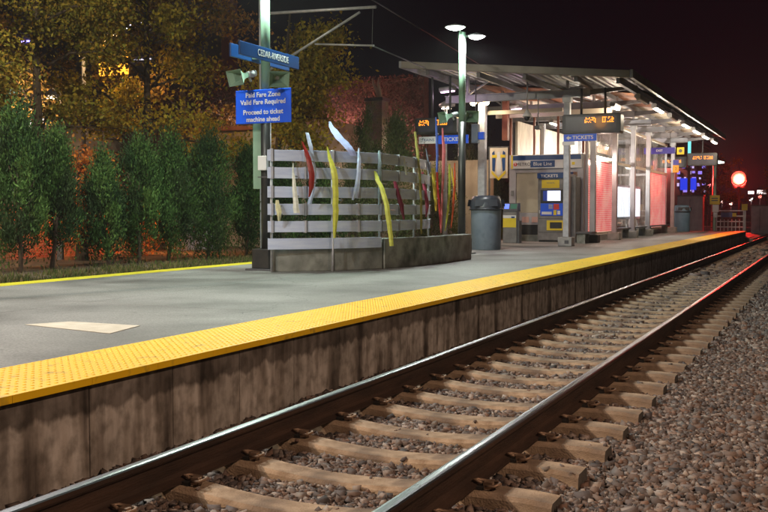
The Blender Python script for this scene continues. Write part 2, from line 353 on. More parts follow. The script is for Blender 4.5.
# rails
prof = [(-.07,-.176),(.07,-.176),(.07,-.166),(.02,-.152),(.009,-.13),(.009,-.055),(.03,-.042),(.036,-.03),(.036,-.007),(.027,-.001),(.013,.0015),(-.013,.0015),(-.027,-.001),(-.036,-.007),(-.036,-.03),(-.03,-.042),(-.009,-.055),(-.009,-.13),(-.02,-.152),(-.07,-.166)]
for rx, lb in zip(RX, ('rusty steel rail nearer the open ballast, with a shiny worn top', 'rusty steel rail beside the platform wall, with a shiny worn top')):
    m = MB(); m.prism([(rx+p[0], p[1]) for p in prof], -2, 130, 'y')
    for f in m.bm.faces:
        c = f.calc_center_median()
        if c.z > -.009: f.material_index = 1
    for e in m.bm.edges: pass
    o = m.build('rail', [M['rust'], M['railtop']], loc=(rx, 0, -.18)); tag(o, lb, 'rail', 'rails of the track')

# platform
PY1 = 51.5
m = MB(); m.box(-10.3, -4.03, -6, PY1, .21, PZ-.006); o = m.build('platform', M['conc']); struct(o)
# paving top with fine joints
m = MB()
yj = [-6, -2.6, .9, 4.4, 8.05, 11.6, 15.2, 18.8, 22.4, 26, 29.6, 33.2, 36.8, 40.4, 44, 47.6, PY1]
for a, b in zip(yj, yj[1:]):
    m.box(-9.92, -7.352, a+.006, b-.006, .30, PZ); m.box(-7.34, -4.705, a+.006, b-.006, .30, PZ)
o = m.build('platform_paving', M['conc'], bev=.004); struct(o)
m = MB(); y = -6.0
while y < PY1:
    w = min(.80, PY1-y); m.box(-4.38, -4.0, y+.005, y+w-.005, -.45, .297); y += w
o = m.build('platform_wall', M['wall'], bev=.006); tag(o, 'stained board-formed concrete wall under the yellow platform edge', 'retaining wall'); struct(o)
m = MB(); m.box(-4.36, -4.02, -6, PY1, -.45, .296); m.box(-10.3, -4.0, PY1-.3, PY1-.01, -.45, .209); o = m.build('platform_wall_core', M['darkfooting']); struct(o)
m = MB(); m.prism([(-6.35, 6.2), (-5.26, 6.03), (-5.39, 6.56), (-6.15, 6.54)], PZ+.002, PZ+.005, 'z'); o = m.build('pavement_patch', M['patch']); struct(o)
# tactile strip with domes
m = MB(); y = -6.0; k = 0
while y < PY1:
    w = .61; m.box(-4.70, XE+.0, y+.0015, min(y+w, PY1)-.0015, .312, PZ+.006); y += w
o = m.build('tactile_strip', M['yellow']); struct(o)
dy = np.arange(2.2, 34, .0605); dx = np.arange(-4.668, XE-.02, .0605)
X, Yv = np.meshgrid(dx, dy); X = X.ravel(); Yv = Yv.ravel(); n = len(X)
ang = np.arange(8)*math.pi/4
b8 = np.stack([np.cos(ang)*.0135, np.sin(ang)*.0135, 0*ang], 1); t8 = np.stack([np.cos(ang)*.0075, np.sin(ang)*.0075, 0*ang+.006], 1)
ring = np.concatenate([b8, t8])
V = ring[None] + np.stack([X, Yv, np.full(n, PZ+.006)], 1)[:, None]
fq = np.array([(k, (k+1) % 8, 8+(k+1) % 8, 8+k) for k in range(8)] + [(8, 9, 10, 11), (8, 11, 12, 15), (12, 13, 14, 15)])
o = np_mesh('tactile_domes', V.reshape(-1, 3), (fq[None] + (np.arange(n)*16)[:, None, None]).reshape(-1, 4), M['yellow']); struct(o)
m = MB(); m.box(-10.3, -9.925, -6, 24.5, .30, PZ+.002); o = m.build('yellow_rear_line', M['paint']); struct(o)
m = MB(); m.box(-10.5, -10.32, -6, PY1, .1, .33); o = m.build('rear_kerb', M['footing']); struct(o)
m = MB(); m.box(-19, -10.5, -10, 24, -.42, .26); m.box(-19, -10.5, 24, 80, -.42, .2); o = m.build('planting_bed', M['mulch']); struct(o)
m = MB(); m.box(-80, -19, -20, 140, -.42, .1); o = m.build('rear_ground', M['asph']); struct(o)
m = MB(); m.box(-10.3, XE+.3, PY1+.05, 66, -.3, -.03); m.box(-1.2, 8, 56, 62, -.3, -.08); m.box(-3.9+.6, -1.85, 56, 62, -.3, -.05); o = m.build('track_crossing', M['patch']); struct(o)
m = MB(); m.prism([(-10.3, PY1+.02), (XE, PY1+.02), (XE, PY1+5), (-10.3, PY1+5)], -.02, .0, 'z'); o = m.build('ramp', M['conc']); struct(o)

# grass tufts and weeds in the bed
def blades(name, cnt, fx, h, pal, label, cat, matk='grass', wid=.012):
    P = fx(cnt); n = len(P); a = rng.uniform(0, 2*np.pi, n); hh = h*rng.uniform(.4, 1.3, n); lean = rng.uniform(-.5, .5, (n, 2))*hh[:, None]
    dx = np.stack([np.cos(a), np.sin(a), 0*a], 1)*wid
    tip = P + np.stack([lean[:, 0], lean[:, 1], hh], 1)
    V = np.stack([P-dx, P+dx, tip+dx*.2, tip-dx*.2], 1).reshape(-1, 3)
    c = np.array(pal)[rng.integers(0, len(pal), n)]*rng.uniform(.6, 1.3, (n, 1))
    o = np_mesh(name, V, np.arange(n*4).reshape(-1, 4), M[matk], col=np.repeat(c, 4, 0)); return tag(o, label, cat, kind='stuff')
def bedpts(cnt):
    x = -10.55 - np.abs(rng.normal(0, 1.0, cnt)); y = rng.uniform(6, 26, cnt)
    k = np.sin(x*4+y*1.7)*np.sin(y*2.9-x) + rng.uniform(-.6, .6, cnt) > -.1
    return np.stack([x, y, np.full(cnt, .25)], 1)[k]
blades('grass', 26000, bedpts, .09, [(.07, .09, .02), (.10, .09, .035), (.05, .07, .015), (.14, .11, .05)], 'patchy dry grass and leaf litter along the rear platform edge', 'grass', wid=.014)

# ------------------------------------------------------------------ platform walls, slat fence with blades
def curve_strip(pts, thick, z0, z1, mb=None):
    mb = mb or MB(); n = len(pts); L = []; Rr = []
    for i, p in enumerate(pts):
        a = Vector(pts[max(i-1, 0)]); b = Vector(pts[min(i+1, n-1)]); t = (b-a).normalized(); nn = Vector((-t.y, t.x))
        L.append(Vector(p)+nn*thick/2); Rr.append(Vector(p)-nn*thick/2)
    out = [tuple(v) for v in L] + [tuple(v) for v in Rr[::-1]]
    v0 = [mb.bm.verts.new((x, y, z0)) for x, y in out]; v1 = [mb.bm.verts.new((x, y, z1)) for x, y in out]; N = len(out)
    for i in range(n-1):
        j = N-1-i
        mb.bm.faces.new((v1[i], v1[i+1], v1[j-1], v1[j])); mb.bm.faces.new((v0[j], v0[j-1], v0[i+1], v0[i]))
        mb.bm.faces.new((v0[i], v0[i+1], v1[i+1], v1[i])); mb.bm.faces.new((v0[j-1], v0[j], v1[j], v1[j-1]))
    mb.bm.faces.new((v0[0], v1[0], v1[N-1], v0[N-1])); mb.bm.faces.new((v0[n-1], v0[n], v1[n], v1[n-1]))
    return mb
def bez(a, b, c, n=14):
    return [((1-t)**2*a[0]+2*t*(1-t)*b[0]+t*t*c[0], (1-t)**2*a[1]+2*t*(1-t)*b[1]+t*t*c[1]) for t in [i/n for i in range(n+1)]]
wl_l = bez((-8.33, 13.45), (-7.55, 14.0), (-7.12, 14.98))
wl_r = bez((-7.12, 14.99), (-6.75, 16.4), (-6.93, 18.8))
o = curve_strip(wl_l, .22, PZ, PZ+.45).build('concrete_wall', M['planter'], loc=(-7.8, 14.1, PZ), bev=.012); tag(o, 'low curved dark concrete wall behind the lowest slat, nearest the sign pole', 'low wall')
o = curve_strip(wl_r, .26, PZ, PZ+.52).build('concrete_wall', M['planter'], loc=(-6.95, 16.8, PZ), bev=.015); tag(o, 'low curved dark concrete wall with a clean top, ending near the blue-grey bin', 'low wall')
fence = thing('slat_fence', 'curved see-through fence of silvery slats carrying coloured blades', 'fence', (-7.4, 15.2, PZ))
fp = bez((-8.26, 13.22), (-7.35, 14.0), (-7.03, 14.9), 12) + bez((-7.03, 14.9), (-6.95, 15.7), (-7.12, 16.9), 10)[1:] + bez((-7.12, 16.9), (-7.25, 17.6), (-7.5, 18.2), 6)[1:]
# distances of the six slats above the platform
for i, zc in enumerate((1.89, 1.61, 1.30, 1.02, .74, .46)):
    pts = fp if i < 5 else fp[:13]
    curve_strip(pts, .022, PZ-.0+zc-.09, PZ+zc+.09).build('slat', M['alu'], fence, bev=.003)
def on_fence(px, front=0.0):              # the fence point seen at photo column px
    best = None
    for a, b in zip(fp, fp[1:]):
        for s in range(8):
            t = s/8; x = a[0]*(1-t)+b[0]*t; y = a[1]*(1-t)+b[1]*t
            d = Vector((x, y, 1)) - Vector((0, 0, CAMZ)); D = d.dot(_F); q = 384+FPX*d.dot(_R)/D
            if best is None or abs(q-px) < best[0]: best = (abs(q-px), x, y)
    return best[1], best[2]
for px in (273, 333, 380, 415, 437, 452):
    x, y = on_fence(px); dx = -.035
    z0 = PZ if px < 340 else PZ+.0
    MB().tube([(x+dx, y+.035, z0), (x+dx, y+.035, PZ+2.0)], .022, 8).build('post', M['galv'], fence)
for px in (273, 305, 333, 358, 380, 398, 415, 437):
    x, y = on_fence(px)
    for zc in (1.89, 1.61, 1.30, 1.02, .74): MB().box(x-.035, x+.035, y-.02, y+.012, PZ+zc-.10, PZ+zc+.10).build('slat_clamp', M['steel'], fence, bev=.004)
def dcol(r, g, b): return (r, g, b)
def blade(pts, ws, c, label, front=.09, twist=.5):
    """pts: photo columns/rows of the blade's axis, ws: widths in metres"""
    ws = [w*.78 for w in ws]; x0, y0 = on_fence(sum(p[0] for p in pts)/len(pts)); y0 -= front
    m = MB(); mid = [atY(p[0], p[1], y0) for p in pts]
    # smooth the axis
    A = []; Wd = []
    for i in range(len(mid)-1):
        for s in range(5):
            t = s/5; A.append(mid[i].lerp(mid[i+1], t)); Wd.append(ws[i]*(1-t)+ws[i+1]*t)
    A.append(mid[-1]); Wd.append(ws[-1])
    for _ in range(3):
        B = A[:]
        for i in range(1, len(A)-1): B[i] = A[i]*.5 + (A[i-1]+A[i+1])*.25
        A = B
    n = len(A); rows = []
    for i, (p, w) in enumerate(zip(A, Wd)):
        t = i/(n-1); a = YAW + twist*(t-.5); u = Vector((math.cos(a), math.sin(a), 0)); v = Vector((-math.sin(a), math.cos(a), 0)); bow = math.sin(t*math.pi)*.05
        jag = random.uniform(-.08, .08)*w
        c0 = p - v*bow
        rows.append([m.bm.verts.new(c0-u*(w/2+jag)), m.bm.verts.new(c0-v*.014), m.bm.verts.new(c0+u*(w/2-jag)), m.bm.verts.new(c0+v*.006)])
    for P, Q in zip(rows, rows[1:]):
        for k in range(4): m.bm.faces.new((P[k], P[(k+1) % 4], Q[(k+1) % 4], Q[k]))
    m.bm.faces.new(rows[0]); m.bm.faces.new(rows[-1][::-1])
    for q in (A[len(A)//3], A[2*len(A)//3]): MB().tube([q + Vector((0, -.012, 0)), q + Vector((0, front+.01 if front > .05 else .05, 0))], .014, 6).build('blade_bracket', M['galv'], fence)
    mt = M.get(str(c))
    if not mt: mt = M[str(c)] = pm('blade_paint', c, tuple(min(1, x*1.25) for x in c), 5, .35, stretch=(1, 1, 3), bump=.1)
    o = m.build('blade', mt, fence); o['label'] = label
LAV = (.38, .46, .80); PBL = (.50, .62, .90); OLV = (.50, .52, .07); MAR = (.14, .015, .03); WHT = (.72, .75, .68); DRED = (.20, .010, .008); PNK = (.70, .18, .20); YEL = (.70, .55, .06); BLU = (.10, .16, .55)
blade([(277, 200), (279, 210), (279, 221)], [.07, .12, .05], (.55, .55, .33), 'short cream olive blade low at the fence end')
blade([(293, 163), (294.5, 185), (296.5, 213)], [.02, .08, .13], WHT, 'white blade widening downwards')
blade([(302, 141.5), (308, 155), (311.5, 170), (311.5, 186), (309, 197)], [.03, .10, .12, .11, .03], DRED, 'dark red curved blade', front=.16)
blade([(307, 132.5), (311, 145), (313, 160), (315.5, 172), (313, 190), (309.5, 204)], [.07, .09, .07, .06, .07, .10], PBL, 'pale blue blade behind the dark red one', front=.03)
blade([(327, 146.5), (331, 160), (334.5, 172), (335.5, 190), (335.5, 215), (334.5, 238)], [.02, .09, .13, .12, .12, .05], OLV, 'long yellow-green blade on its own thin pole', front=.2)
blade([(329.6, 121.6), (334, 131), (342, 141), (350, 149), (354, 156)], [.04, .16, .19, .17, .14], LAV, 'broad lavender blade bent to the left above the top slat', front=-.03)
blade([(359, 148), (359.5, 160), (358.5, 176), (356, 189), (353, 200)], [.03, .08, .09, .12, .05], PBL, 'slim pale blue blade')
blade([(379, 150.5), (380, 165), (379.5, 185), (379, 205)], [.05, .08, .08, .05], (.28, .38, .42), 'blue-green upright blade', front=.02)
blade([(375, 171), (377, 178), (381.5, 187), (386, 202), (389, 222), (391.5, 246)], [.05, .10, .10, .11, .11, .09], (.58, .62, .12), 'long yellow-green blade reaching below the low wall top', front=.28)
blade([(404, 156.5), (405, 166), (406.5, 175)], [.02, .06, .05], WHT, 'small white blade at the top slat')
blade([(394, 178), (397, 190), (401, 205), (404, 220)], [.06, .10, .11, .04], MAR, 'maroon blade sloping to the right')
blade([(415, 131.6), (417.5, 150), (419.5, 175), (421, 205), (421, 234)], [.05, .07, .06, .06, .05], (.36, .33, .10), 'tall thin olive blade')
blade([(422.5, 172), (425, 190), (427, 205), (426, 217)], [.05, .09, .09, .04], (.28, .04, .08), 'maroon blade right of the tall olive one')
blade([(433, 168), (434.5, 190), (436, 211)], [.08, .09, .06], YEL, 'mustard yellow blade')
blade([(426, 148), (428, 160), (429, 174)], [.02, .05, .04], (.25, .27, .36), 'grey blade tip above the slats')
blade([(436, 117), (437, 145), (437, 172)], [.04, .07, .06], BLU, 'tall blue blade')
blade([(437, 172), (438.5, 200), (441, 232)], [.05, .06, .04], (.55, .05, .05), 'red lower blade under the tall blue one', front=.05)
blade([(442.5, 128), (444, 150), (442, 190), (441, 233)], [.04, .09, .06, .04], PNK, 'tall pink blade')
blade([(449.5, 164), (450, 190), (447, 215), (445, 231)], [.04, .06, .06, .03], OLV, 'yellow-green blade near the fence end')
blade([(454.6, 163), (455, 180), (453, 205), (451, 228)], [.03, .05, .06, .03], (.75, .12, .04), 'orange-red blade at the far fence end')
blade([(452, 168), (453, 182), (456, 200)], [.03, .05, .03], YEL, 'small yellow blade at the far fence end')
x, y = on_fence(333); MB().tube([(x+.07, y-.14, PZ), (x+.07, y-.14, PZ+.62)], .016, 8).build('blade_pole', M['galv'], fence)

# ------------------------------------------------------------------ lamp posts
def text(name, s, size, mat, parent, at, rot, align='CENTER', sx=1.0, bold=0.0):
    cu = bpy.data.curves.new(name, 'FONT'); cu.body = s; cu.size = size; cu.align_x = align; cu.align_y = 'CENTER'; cu.extrude = .0015; cu.offset = bold
    cu.space_line = .95
    o = bpy.data.objects.new(name, cu); C.objects.link(o); cu.materials.append(mat)
    me = bpy.data.meshes.new_from_object(o); bpy.data.objects.remove(o); o = bpy.data.objects.new(name, me); C.objects.link(o)
    o.rotation_euler = rot; o.scale = (sx, 1, 1); o.parent = parent; o.location = Vector(at) - wloc(parent)
    return o
FRONT = (math.pi/2, 0, 0); SIDE = (math.pi/2, 0, math.pi/2)
def spot(name, loc, power, col, parent=None, rot=(0, 0, 0), size=160, blend=.6, r=.12):
    l = bpy.data.lights.new(name, 'SPOT'); l.energy = power; l.color = col; l.spot_size = math.radians(size); l.spot_blend = blend; l.shadow_soft_size = r
    o = bpy.data.objects.new(name, l); C.objects.link(o); o.rotation_euler = rot
    if parent: o.parent = parent; o.location = Vector(loc)-wloc(parent)
    else: o.location = loc
    return o
def point(name, loc, power, col, parent=None, r=.08):
    l = bpy.data.lights.new(name, 'POINT'); l.energy = power; l.color = col; l.shadow_soft_size = r
    o = bpy.data.objects.new(name, l); C.objects.link(o)
    if parent: o.parent = parent; o.location = Vector(loc)-wloc(parent)
    else: o.location = loc
    return o
def lamp_post(x, y, label, heads, top=5.55, dark_to=2.9, power=520, sign=False):
    t = thing('lamp_post', label, 'lamp post', (x, y, PZ), 'platform lamp posts')
    MB().box(x-.26, x+.26, y-.26, y+.26, PZ, PZ+.03).build('base_plate', M['darkgrey'], t, bev=.004)
    MB().prism([(x-.20, y-.15), (x-.15, y-.20), (x+.15, y-.20), (x+.20, y-.15), (x+.20, y+.15), (x+.15, y+.20), (x-.15, y+.20), (x-.20, y+.15)], PZ+.031, PZ+.36, 'z').build('base_cover', M['post_dark'], t, bev=.012)
    MB().tube([(x, y, PZ+.361), (x, y, PZ+dark_to)], .088, 16).build('lower_sleeve', M['post_dark'], t)
    MB().tube([(x, y, PZ+dark_to+.002), (x, y, PZ+top-.35)], .078, 16).build('pole', M['post_pale'], t)
    for (hx, hy, hz, w, colr, lm) in heads:
        h = MB(); prof_ = [(0, .075), (.3, .06), (.72, .03), (1, .0), (.9, -.012)]; 
        for p in (0,):
            rings = []
            for (q, zz) in prof_:
                rings.append([h.bm.verts.new((hx+math.cos(k*math.pi/12)*q*w/2, hy+math.sin(k*math.pi/12)*q*w/2, hz+zz)) for k in range(24)]) if q else rings.append(None)
            top_v = h.bm.verts.new((hx, hy, hz+.085))
            for k in range(24): h.bm.faces.new((top_v, rings[1][k], rings[1][(k+1) % 24]))
            for A, B in zip(rings[1:], rings[2:]):
                for k in range(24): f = h.bm.faces.new((A[k], B[k], B[(k+1) % 24], A[(k+1) % 24])); f.smooth = True
        hd = h.build('lamp_head', M['galv'], t)
        ln = MB(); rings = []
        for (q, zz) in ((.88, -.013), (.6, -.05), (.25, -.075)):
            rings.append([ln.bm.verts.new((hx+math.cos(k*math.pi/12)*q*w/2, hy+math.sin(k*math.pi/12)*q*w/2, hz+zz)) for k in range(24)])
        for A, B in zip(rings, rings[1:]):
            for k in range(24): ln.bm.faces.new((A[k], B[k], B[(k+1) % 24], A[(k+1) % 24]))
        ln.bm.faces.new(rings[-1])
        ln.build('lens', lm, hd)
        MB().tube([(x, y, PZ+top-.42), (x+(hx-x)*.5, y+(hy-y)*.5, hz-.02), (hx, hy, hz+.03)], .025, 8).build('arm', M['post_pale'], t)
        spot('lamp_light', (hx, hy, hz-.12), power, colr, t, size=168, blend=.5, r=.1)
    return t
GRN = (.80, 1, .84); WHI = (1, .93, .97); WRM = (1, .90, .74)
P1 = (-8.64, 13.79); P2 = (-7.82, 20.95)
lamp_post(*P1, 'dark-based lamp post carrying the blue station signs, nearest the camera', [(P1[0]-.15, P1[1]-.4, 5.75, .5, GRN, M['lens']), (P1[0]+.5, P1[1]+.1, 5.65, .5, GRN, M['lens'])], dark_to=2.95, power=600)
lamp_post(*P2, 'lamp post with two lit oval heads, behind the slat fence', [(P2[0]-.04, P2[1]-.35, 5.52, .50, GRN, M['lens']), (P2[0]+.27, P2[1]+.2, 5.38, .46, WHI, M['lensw'])], top=5.45, dark_to=3.05, power=560)
lamp_post(-8.75, 7.2, 'warm lamp post at the near end of the platform', [(-8.9, 6.8, 5.75, .5, (1, .97, .92), M['lens']), (-8.1, 7.3, 5.65, .5, (1, .97, .92), M['lens'])], power=720)
lamp_post(-8.75, -2.5, 'warm lamp post behind the viewer', [(-8.9, -2.9, 5.75, .5, WRM, M['lens']), (-8.1, -2.4, 5.65, .5, WRM, M['lens'])], power=700)
# pale cabinet on the back of the first post
t = thing('mast_banner', 'tall narrow pale green panel fixed behind the sign post', 'banner', (-8.9, 13.95, 1.7))
MB().box(-8.99, -8.82, 13.93, 13.99, 1.72, 3.30).build('panel', M['post_pale'], t, bev=.006)
MB().box(-8.83, -8.70, 13.94, 13.97, 3.15, 3.19).box(-8.83, -8.70, 13.94, 13.97, 1.85, 1.89).build('bracket', M['post_dark'], t)
# station name sign
t = thing('station_sign', 'long dark blue name board reading CEDAR-RIVERSIDE across the near pole', 'station sign', (P1[0], P1[1], 3.9))
MB().box(-8.475, -8.44, 12.73, 14.56, 3.79, 4.005).build('front_panel', M['navy'], t, bev=.008)
MB().box(-8.83, -8.795, 13.0, 14.83, 3.82, 4.035).build('rear_panel', M['navy'], t, bev=.008)
MB().box(-8.794, -8.476, 13.62, 13.66, 3.86, 3.93).box(-8.794, -8.476, 13.92, 13.96, 3.86, 3.93).build('bracket', M['post_pale'], t)
text('lettering', 'CEDAR-RIVERSIDE', .15, M['white'], t, (-8.437, 13.72, 3.895), SIDE, sx=.80)
# paid fare sign
t = thing('fare_sign', 'bright blue rectangular sign about the paid fare zone, below the name board', 'sign', (-8.61, 13.66, 2.8))
MB().box(-9.15, -8.07, 13.655, 13.675, 2.80, 3.36).build('panel', M['blue'], t, bev=.01)
for i, s in enumerate(('Paid Fare Zone', 'Valid Fare Required', 'Proceed to ticket', 'machine ahead')):
    text('lettering', s, .112, M['white'], t, (-8.61, 13.651, (3.27, 3.15, 2.985, 2.865)[i]), FRONT, sx=.98, bold=.002)
MB().tube([(-8.64, 13.69, 2.9), (-8.64, 13.69, 3.28)], .012, 6).build('clamp', M['galv'], t)
def horn(cx, cy, cz, ang, tilt, label, w=.36):
    t = thing('horn_speaker', label, 'loudspeaker', (cx, cy, cz), 'horn loudspeakers on the lamp posts')
    m = MB(); prv = None; rows = []
    for s, hw, hh in ((0, .04, .035), (.10, .055, .045), (.2, .10, .075), (.27, w/2, .13)):
        rows.append([m.bm.verts.new((a*hw, -s, b*hh)) for a, b in ((-1, -1), (1, -1), (1, 1), (-1, 1))])
    ins = [m.bm.verts.new((a*(w/2-.012), -.268, b*.118)) for a, b in ((-1, -1), (1, -1), (1, 1), (-1, 1))]
    inb = [m.bm.verts.new((a*.045, -.10, b*.035)) for a, b in ((-1, -1), (1, -1), (1, 1), (-1, 1))]
    for A, B in zip(rows, rows[1:]):
        for k in range(4): m.bm.faces.new((A[k], A[(k+1) % 4], B[(k+1) % 4], B[k]))
    for k in range(4): m.bm.faces.new((rows[-1][k], rows[-1][(k+1) % 4], ins[(k+1) % 4], ins[k])); m.bm.faces.new((ins[k], ins[(k+1) % 4], inb[(k+1) % 4], inb[k]))
    m.bm.faces.new(inb); m.bm.faces.new(rows[0])
    R_ = Matrix.Rotation(ang, 4, 'Z') @ Matrix.Rotation(tilt, 4, 'X')
    bmesh.ops.transform(m.bm, matrix=Matrix.Translation((cx, cy, cz)) @ R_, verts=m.bm.verts)
    m.build('horn', M['post_pale'], t)
    m = MB(); m.tube([(0, .16, 0), (0, 0, 0)], .055, 12); m.tube([(0, -.06, 0), (0, -.12, 0)], .03, 10)
    bmesh.ops.transform(m.bm, matrix=Matrix.Translation((cx, cy, cz)) @ R_, verts=m.bm.verts)
    m.build('driver', M['galv'], t)
    m = MB(); m.tube([(0, .02, -.04), (0, .04, -.12)], .02, 8); bmesh.ops.transform(m.bm, matrix=Matrix.Translation((cx, cy, cz)) @ R_, verts=m.bm.verts); m.build('bracket', M['galv'], t)
    return t
horn(-8.86, 13.58, 3.60, -.35, .28, 'pale horn loudspeaker left of the near pole under the name board', .40)
horn(-8.36, 13.66, 3.55, .75, .28, 'pale horn loudspeaker right of the near pole under the name board', .34)
horn(-8.02, 20.8, 3.55, -.6, .25, 'pale horn loudspeaker on the left of the second lamp post', .30)
horn(-7.6, 20.85, 3.55, .6, .25, 'pale horn loudspeaker on the right of the second lamp post', .30)
# small pole furniture
t = thing('control_box', 'small white box strapped to the dark lower near pole', 'box', (-8.6, 13.69, 2.1))
MB().box(-8.70, -8.53, 13.62, 13.70, 2.02, 2.26).build('body', M['white'], t, bev=.01); MB().box(-8.75, -8.45, 13.70, 13.71, 1.9, 1.92).build('strap', M['darkgrey'], t)

# ------------------------------------------------------------------ canopy
RXL, RXR, RY0, RY1 = -11.14, -4.78, 25.0, 48.2
def roofz(x): return 5.44 + (x-RXL)/(RXR-RXL)*(-.64)       # underside of the roof sheet
cano = thing('platform_canopy', 'long steel canopy with a sloping roof over the ticket kiosk and glass shelter', 'canopy', (-6.9, 36, PZ))
m = MB(); m.prism([(RXL, roofz(RXL)+.06), (RXR, roofz(RXR)+.06), (RXR, roofz(RXR)+.13), (RXL, roofz(RXL)+.13)], RY0+.05, RY1-.03, 'y'); m.build('roof', M['purlin'], cano)
m = MB(); x = RXL+.1
while x < RXR-.2:        # corrugated deck ribs under the roof
    m.prism([(x, roofz(x)+.058), (x+.03, roofz(x)+.02), (x+.09, roofz(x)+.018), (x+.12, roofz(x)+.056)], RY0+.06, 29.0, 'y'); x += .24
m.build('roof_deck', M['darkgrey'], cano)
m = MB(); m.prism([(RXL, roofz(RXL)-.06), (RXR, roofz(RXR)-.06), (RXR, roofz(RXR)+.135), (RXL, roofz(RXL)+.135)], RY0-.06, RY0+.048, 'y'); m.build('end_fascia', M['fascia'], cano, bev=.01)
m = MB(); m.box(RXR+.001, RXR+.09, RY0-.06, RY1, roofz(RXR)-.07, roofz(RXR)+.15); m.build('gutter', M['steel'], cano, bev=.01)
m = MB(); m.box(RXL-.08, RXL-.001, RY0-.06, RY1, roofz(RXL)-.05, roofz(RXL)+.14); m.build('gutter', M['steel'], cano, bev=.01)
# ceiling panels: wood near, cream beyond
m = MB(); m.prism([(-10.9, roofz(-10.9)-.03), (-5.1, roofz(-5.1)-.03), (-5.1, roofz(-5.1)-.005), (-10.9, roofz(-10.9)-.005)], 29.05, 33.5, 'y'); m.build('wood_ceiling', M['wood'], cano)
m = MB(); m.prism([(-10.9, roofz(-10.9)-.03), (-5.1, roofz(-5.1)-.03), (-5.1, roofz(-5.1)-.005), (-10.9, roofz(-10.9)-.005)], 33.52, RY1-.05, 'y'); m.build('cream_ceiling', M['cream'], cano)
COLY = [27.0, 30.3, 33.6, 36.9, 40.2, 46.8]
def ibeam(m, x0, x1, y, z0, z1, w=.16):
    m.box(x0, x1, y-w/2, y+w/2, z1-.02, z1); m.box(x0, x1, y-w/2, y+w/2, z0, z0+.02); m.box(x0, x1, y-.012, y+.012, z0+.02, z1-.02)
for i, y in enumerate([27.0, 30.3, 33.6, 36.9, 40.2, 43.5, 46.8]):
    m = MB(); ibeam(m, -10.6, -6.25, y, 4.56, 4.78); m.build('cross_beam', M['steel'], cano)
    m = MB(); m.prism([(-6.25, 4.60), (-6.25, 4.76), (-4.95, roofz(-4.95)-.03), (-4.95, roofz(-4.95)-.09)], y-.04, y+.04, 'y'); m.build('bracket_arm', M['purlin'], cano)
    for bx in (-6.9, -9.9):
        for dx in (-.75, .75): MB().tube([(bx, y, 4.79), (bx+dx, y, roofz(bx+dx)-.03)], .03, 6).build('strut', M['galv'], cano)
        MB().tube([(bx, y, 4.781), (bx, y, roofz(bx)+.02)], .05, 6).build('strut', M['galv'], cano)
for x in (-10.4, -8.9, -7.6, -6.2, -5.1):
    m = MB(); z = roofz(x)-.04; m.box(x-.05, x+.05, RY0+.1, RY1-.1, z-.16, z-.02); m.build('purlin', M['purlin'], cano)
for y in COLY:
    x = -6.9; foot = 'footing' if y not in (30.3,) else 'darkfooting'
    c = MB().box(x-.085, x+.085, y-.085, y+.085, PZ+.26, 4.56).build('column', M['galv'] if y == 27.0 else M['kiosk'], cano, bev=.012)
    MB().box(x-.2, x+.2, y-.2, y+.2, PZ, PZ+.258).build('footing', M[foot], c, bev=.02)
    MB().box(x-.12, x+.12, y-.12, y+.12, 4.42, 4.558).build('cap_plate', M['galv'], c)
for y in (27.9, 34.5, 40.2, 46.8):
    x = -9.75; c = MB().box(x-.11, x+.11, y-.11, y+.11, PZ+.26, 4.56 if y > 28 else 4.84).build('column', M['galv'], cano, bev=.012)
    MB().box(x-.2, x+.2, y-.2, y+.2, PZ, PZ+.258).build('footing', M['footing'], c, bev=.02)
# number plate on the first footing
MB().box(-6.90, -6.78, 26.79, 26.798, .42, .52).build('tag_plate', M['darkgrey'], cano)

# floodlights on the rear column
for i, (dx, lb) in enumerate(((-.20, 'left of the pair of lit floodlights on the grey rear column'), (.20, 'right of the pair of lit floodlights on the grey rear column'))):
    x, y, z = -9.75+dx, 27.72, 4.66
    t = thing('floodlight', lb, 'floodlight', (x, y, z), 'floodlights on the rear column')
    MB().tube([(x, y+.10, z+.05), (x, y, z), (x, y-.09, z-.02)], [.05, .09, .115], 14).build('housing', M['galv'], t)
    MB().tube([(x, y-.091, z-.021), (x, y-.105, z-.024)], [.11, .08], 14).build('lens', M['flood'], t)
    spot('flood_light', (x, y-.3, z-.1), 60, (1, .78, .5), t, rot=(math.radians(52), 0, math.radians(30 if i else -20)), size=140)
# fluorescent fixtures along the track-side eave and under the roof
def fixture(x, y, z, ln, label, mat, pw, colr, rz=0, tilt=.5, grp='strip lights under the canopy eave'):
    t = thing('strip_light', label, 'strip light', (x, y, z), grp)
    Rm = Matrix.Translation((x, y, z)) @ Matrix.Rotation(rz, 4, 'Z') @ Matrix.Rotation(tilt, 4, 'Y')
    m = MB(); m.prism([(-.09, .03), (-.06, -.06), (.06, -.06), (.09, .03), (.05, .07), (-.05, .07)], -ln/2, ln/2, 'y'); bmesh.ops.transform(m.bm, matrix=Rm, verts=m.bm.verts); m.build('housing', M['galv'], t)
    m = MB(); m.prism([(-.055, -.062), (-.04, -.095), (.04, -.095), (.055, -.062)], -ln/2+.04, ln/2-.04, 'y'); bmesh.ops.transform(m.bm, matrix=Rm, verts=m.bm.verts); m.build('diffuser', mat, t)
    if pw:
        l = bpy.data.lights.new('strip_light_glow', 'POINT'); l.energy = pw; l.color = colr; l.shadow_soft_size = .07
        q = bpy.data.objects.new('strip_light_glow', l); C.objects.link(q); q.parent = t; q.location = (0, 0, -.20)
    return t
lbl = ['unlit grey strip light nearest the front corner of the canopy eave', 'brightest lit strip light, second along the canopy eave', 'unlit grey strip light, third along the canopy eave', 'lit strip light, fourth along the canopy eave', 'lit strip light, fifth along the canopy eave', 'lit strip light, sixth along the canopy eave', 'lit strip light at the far end of the canopy eave']
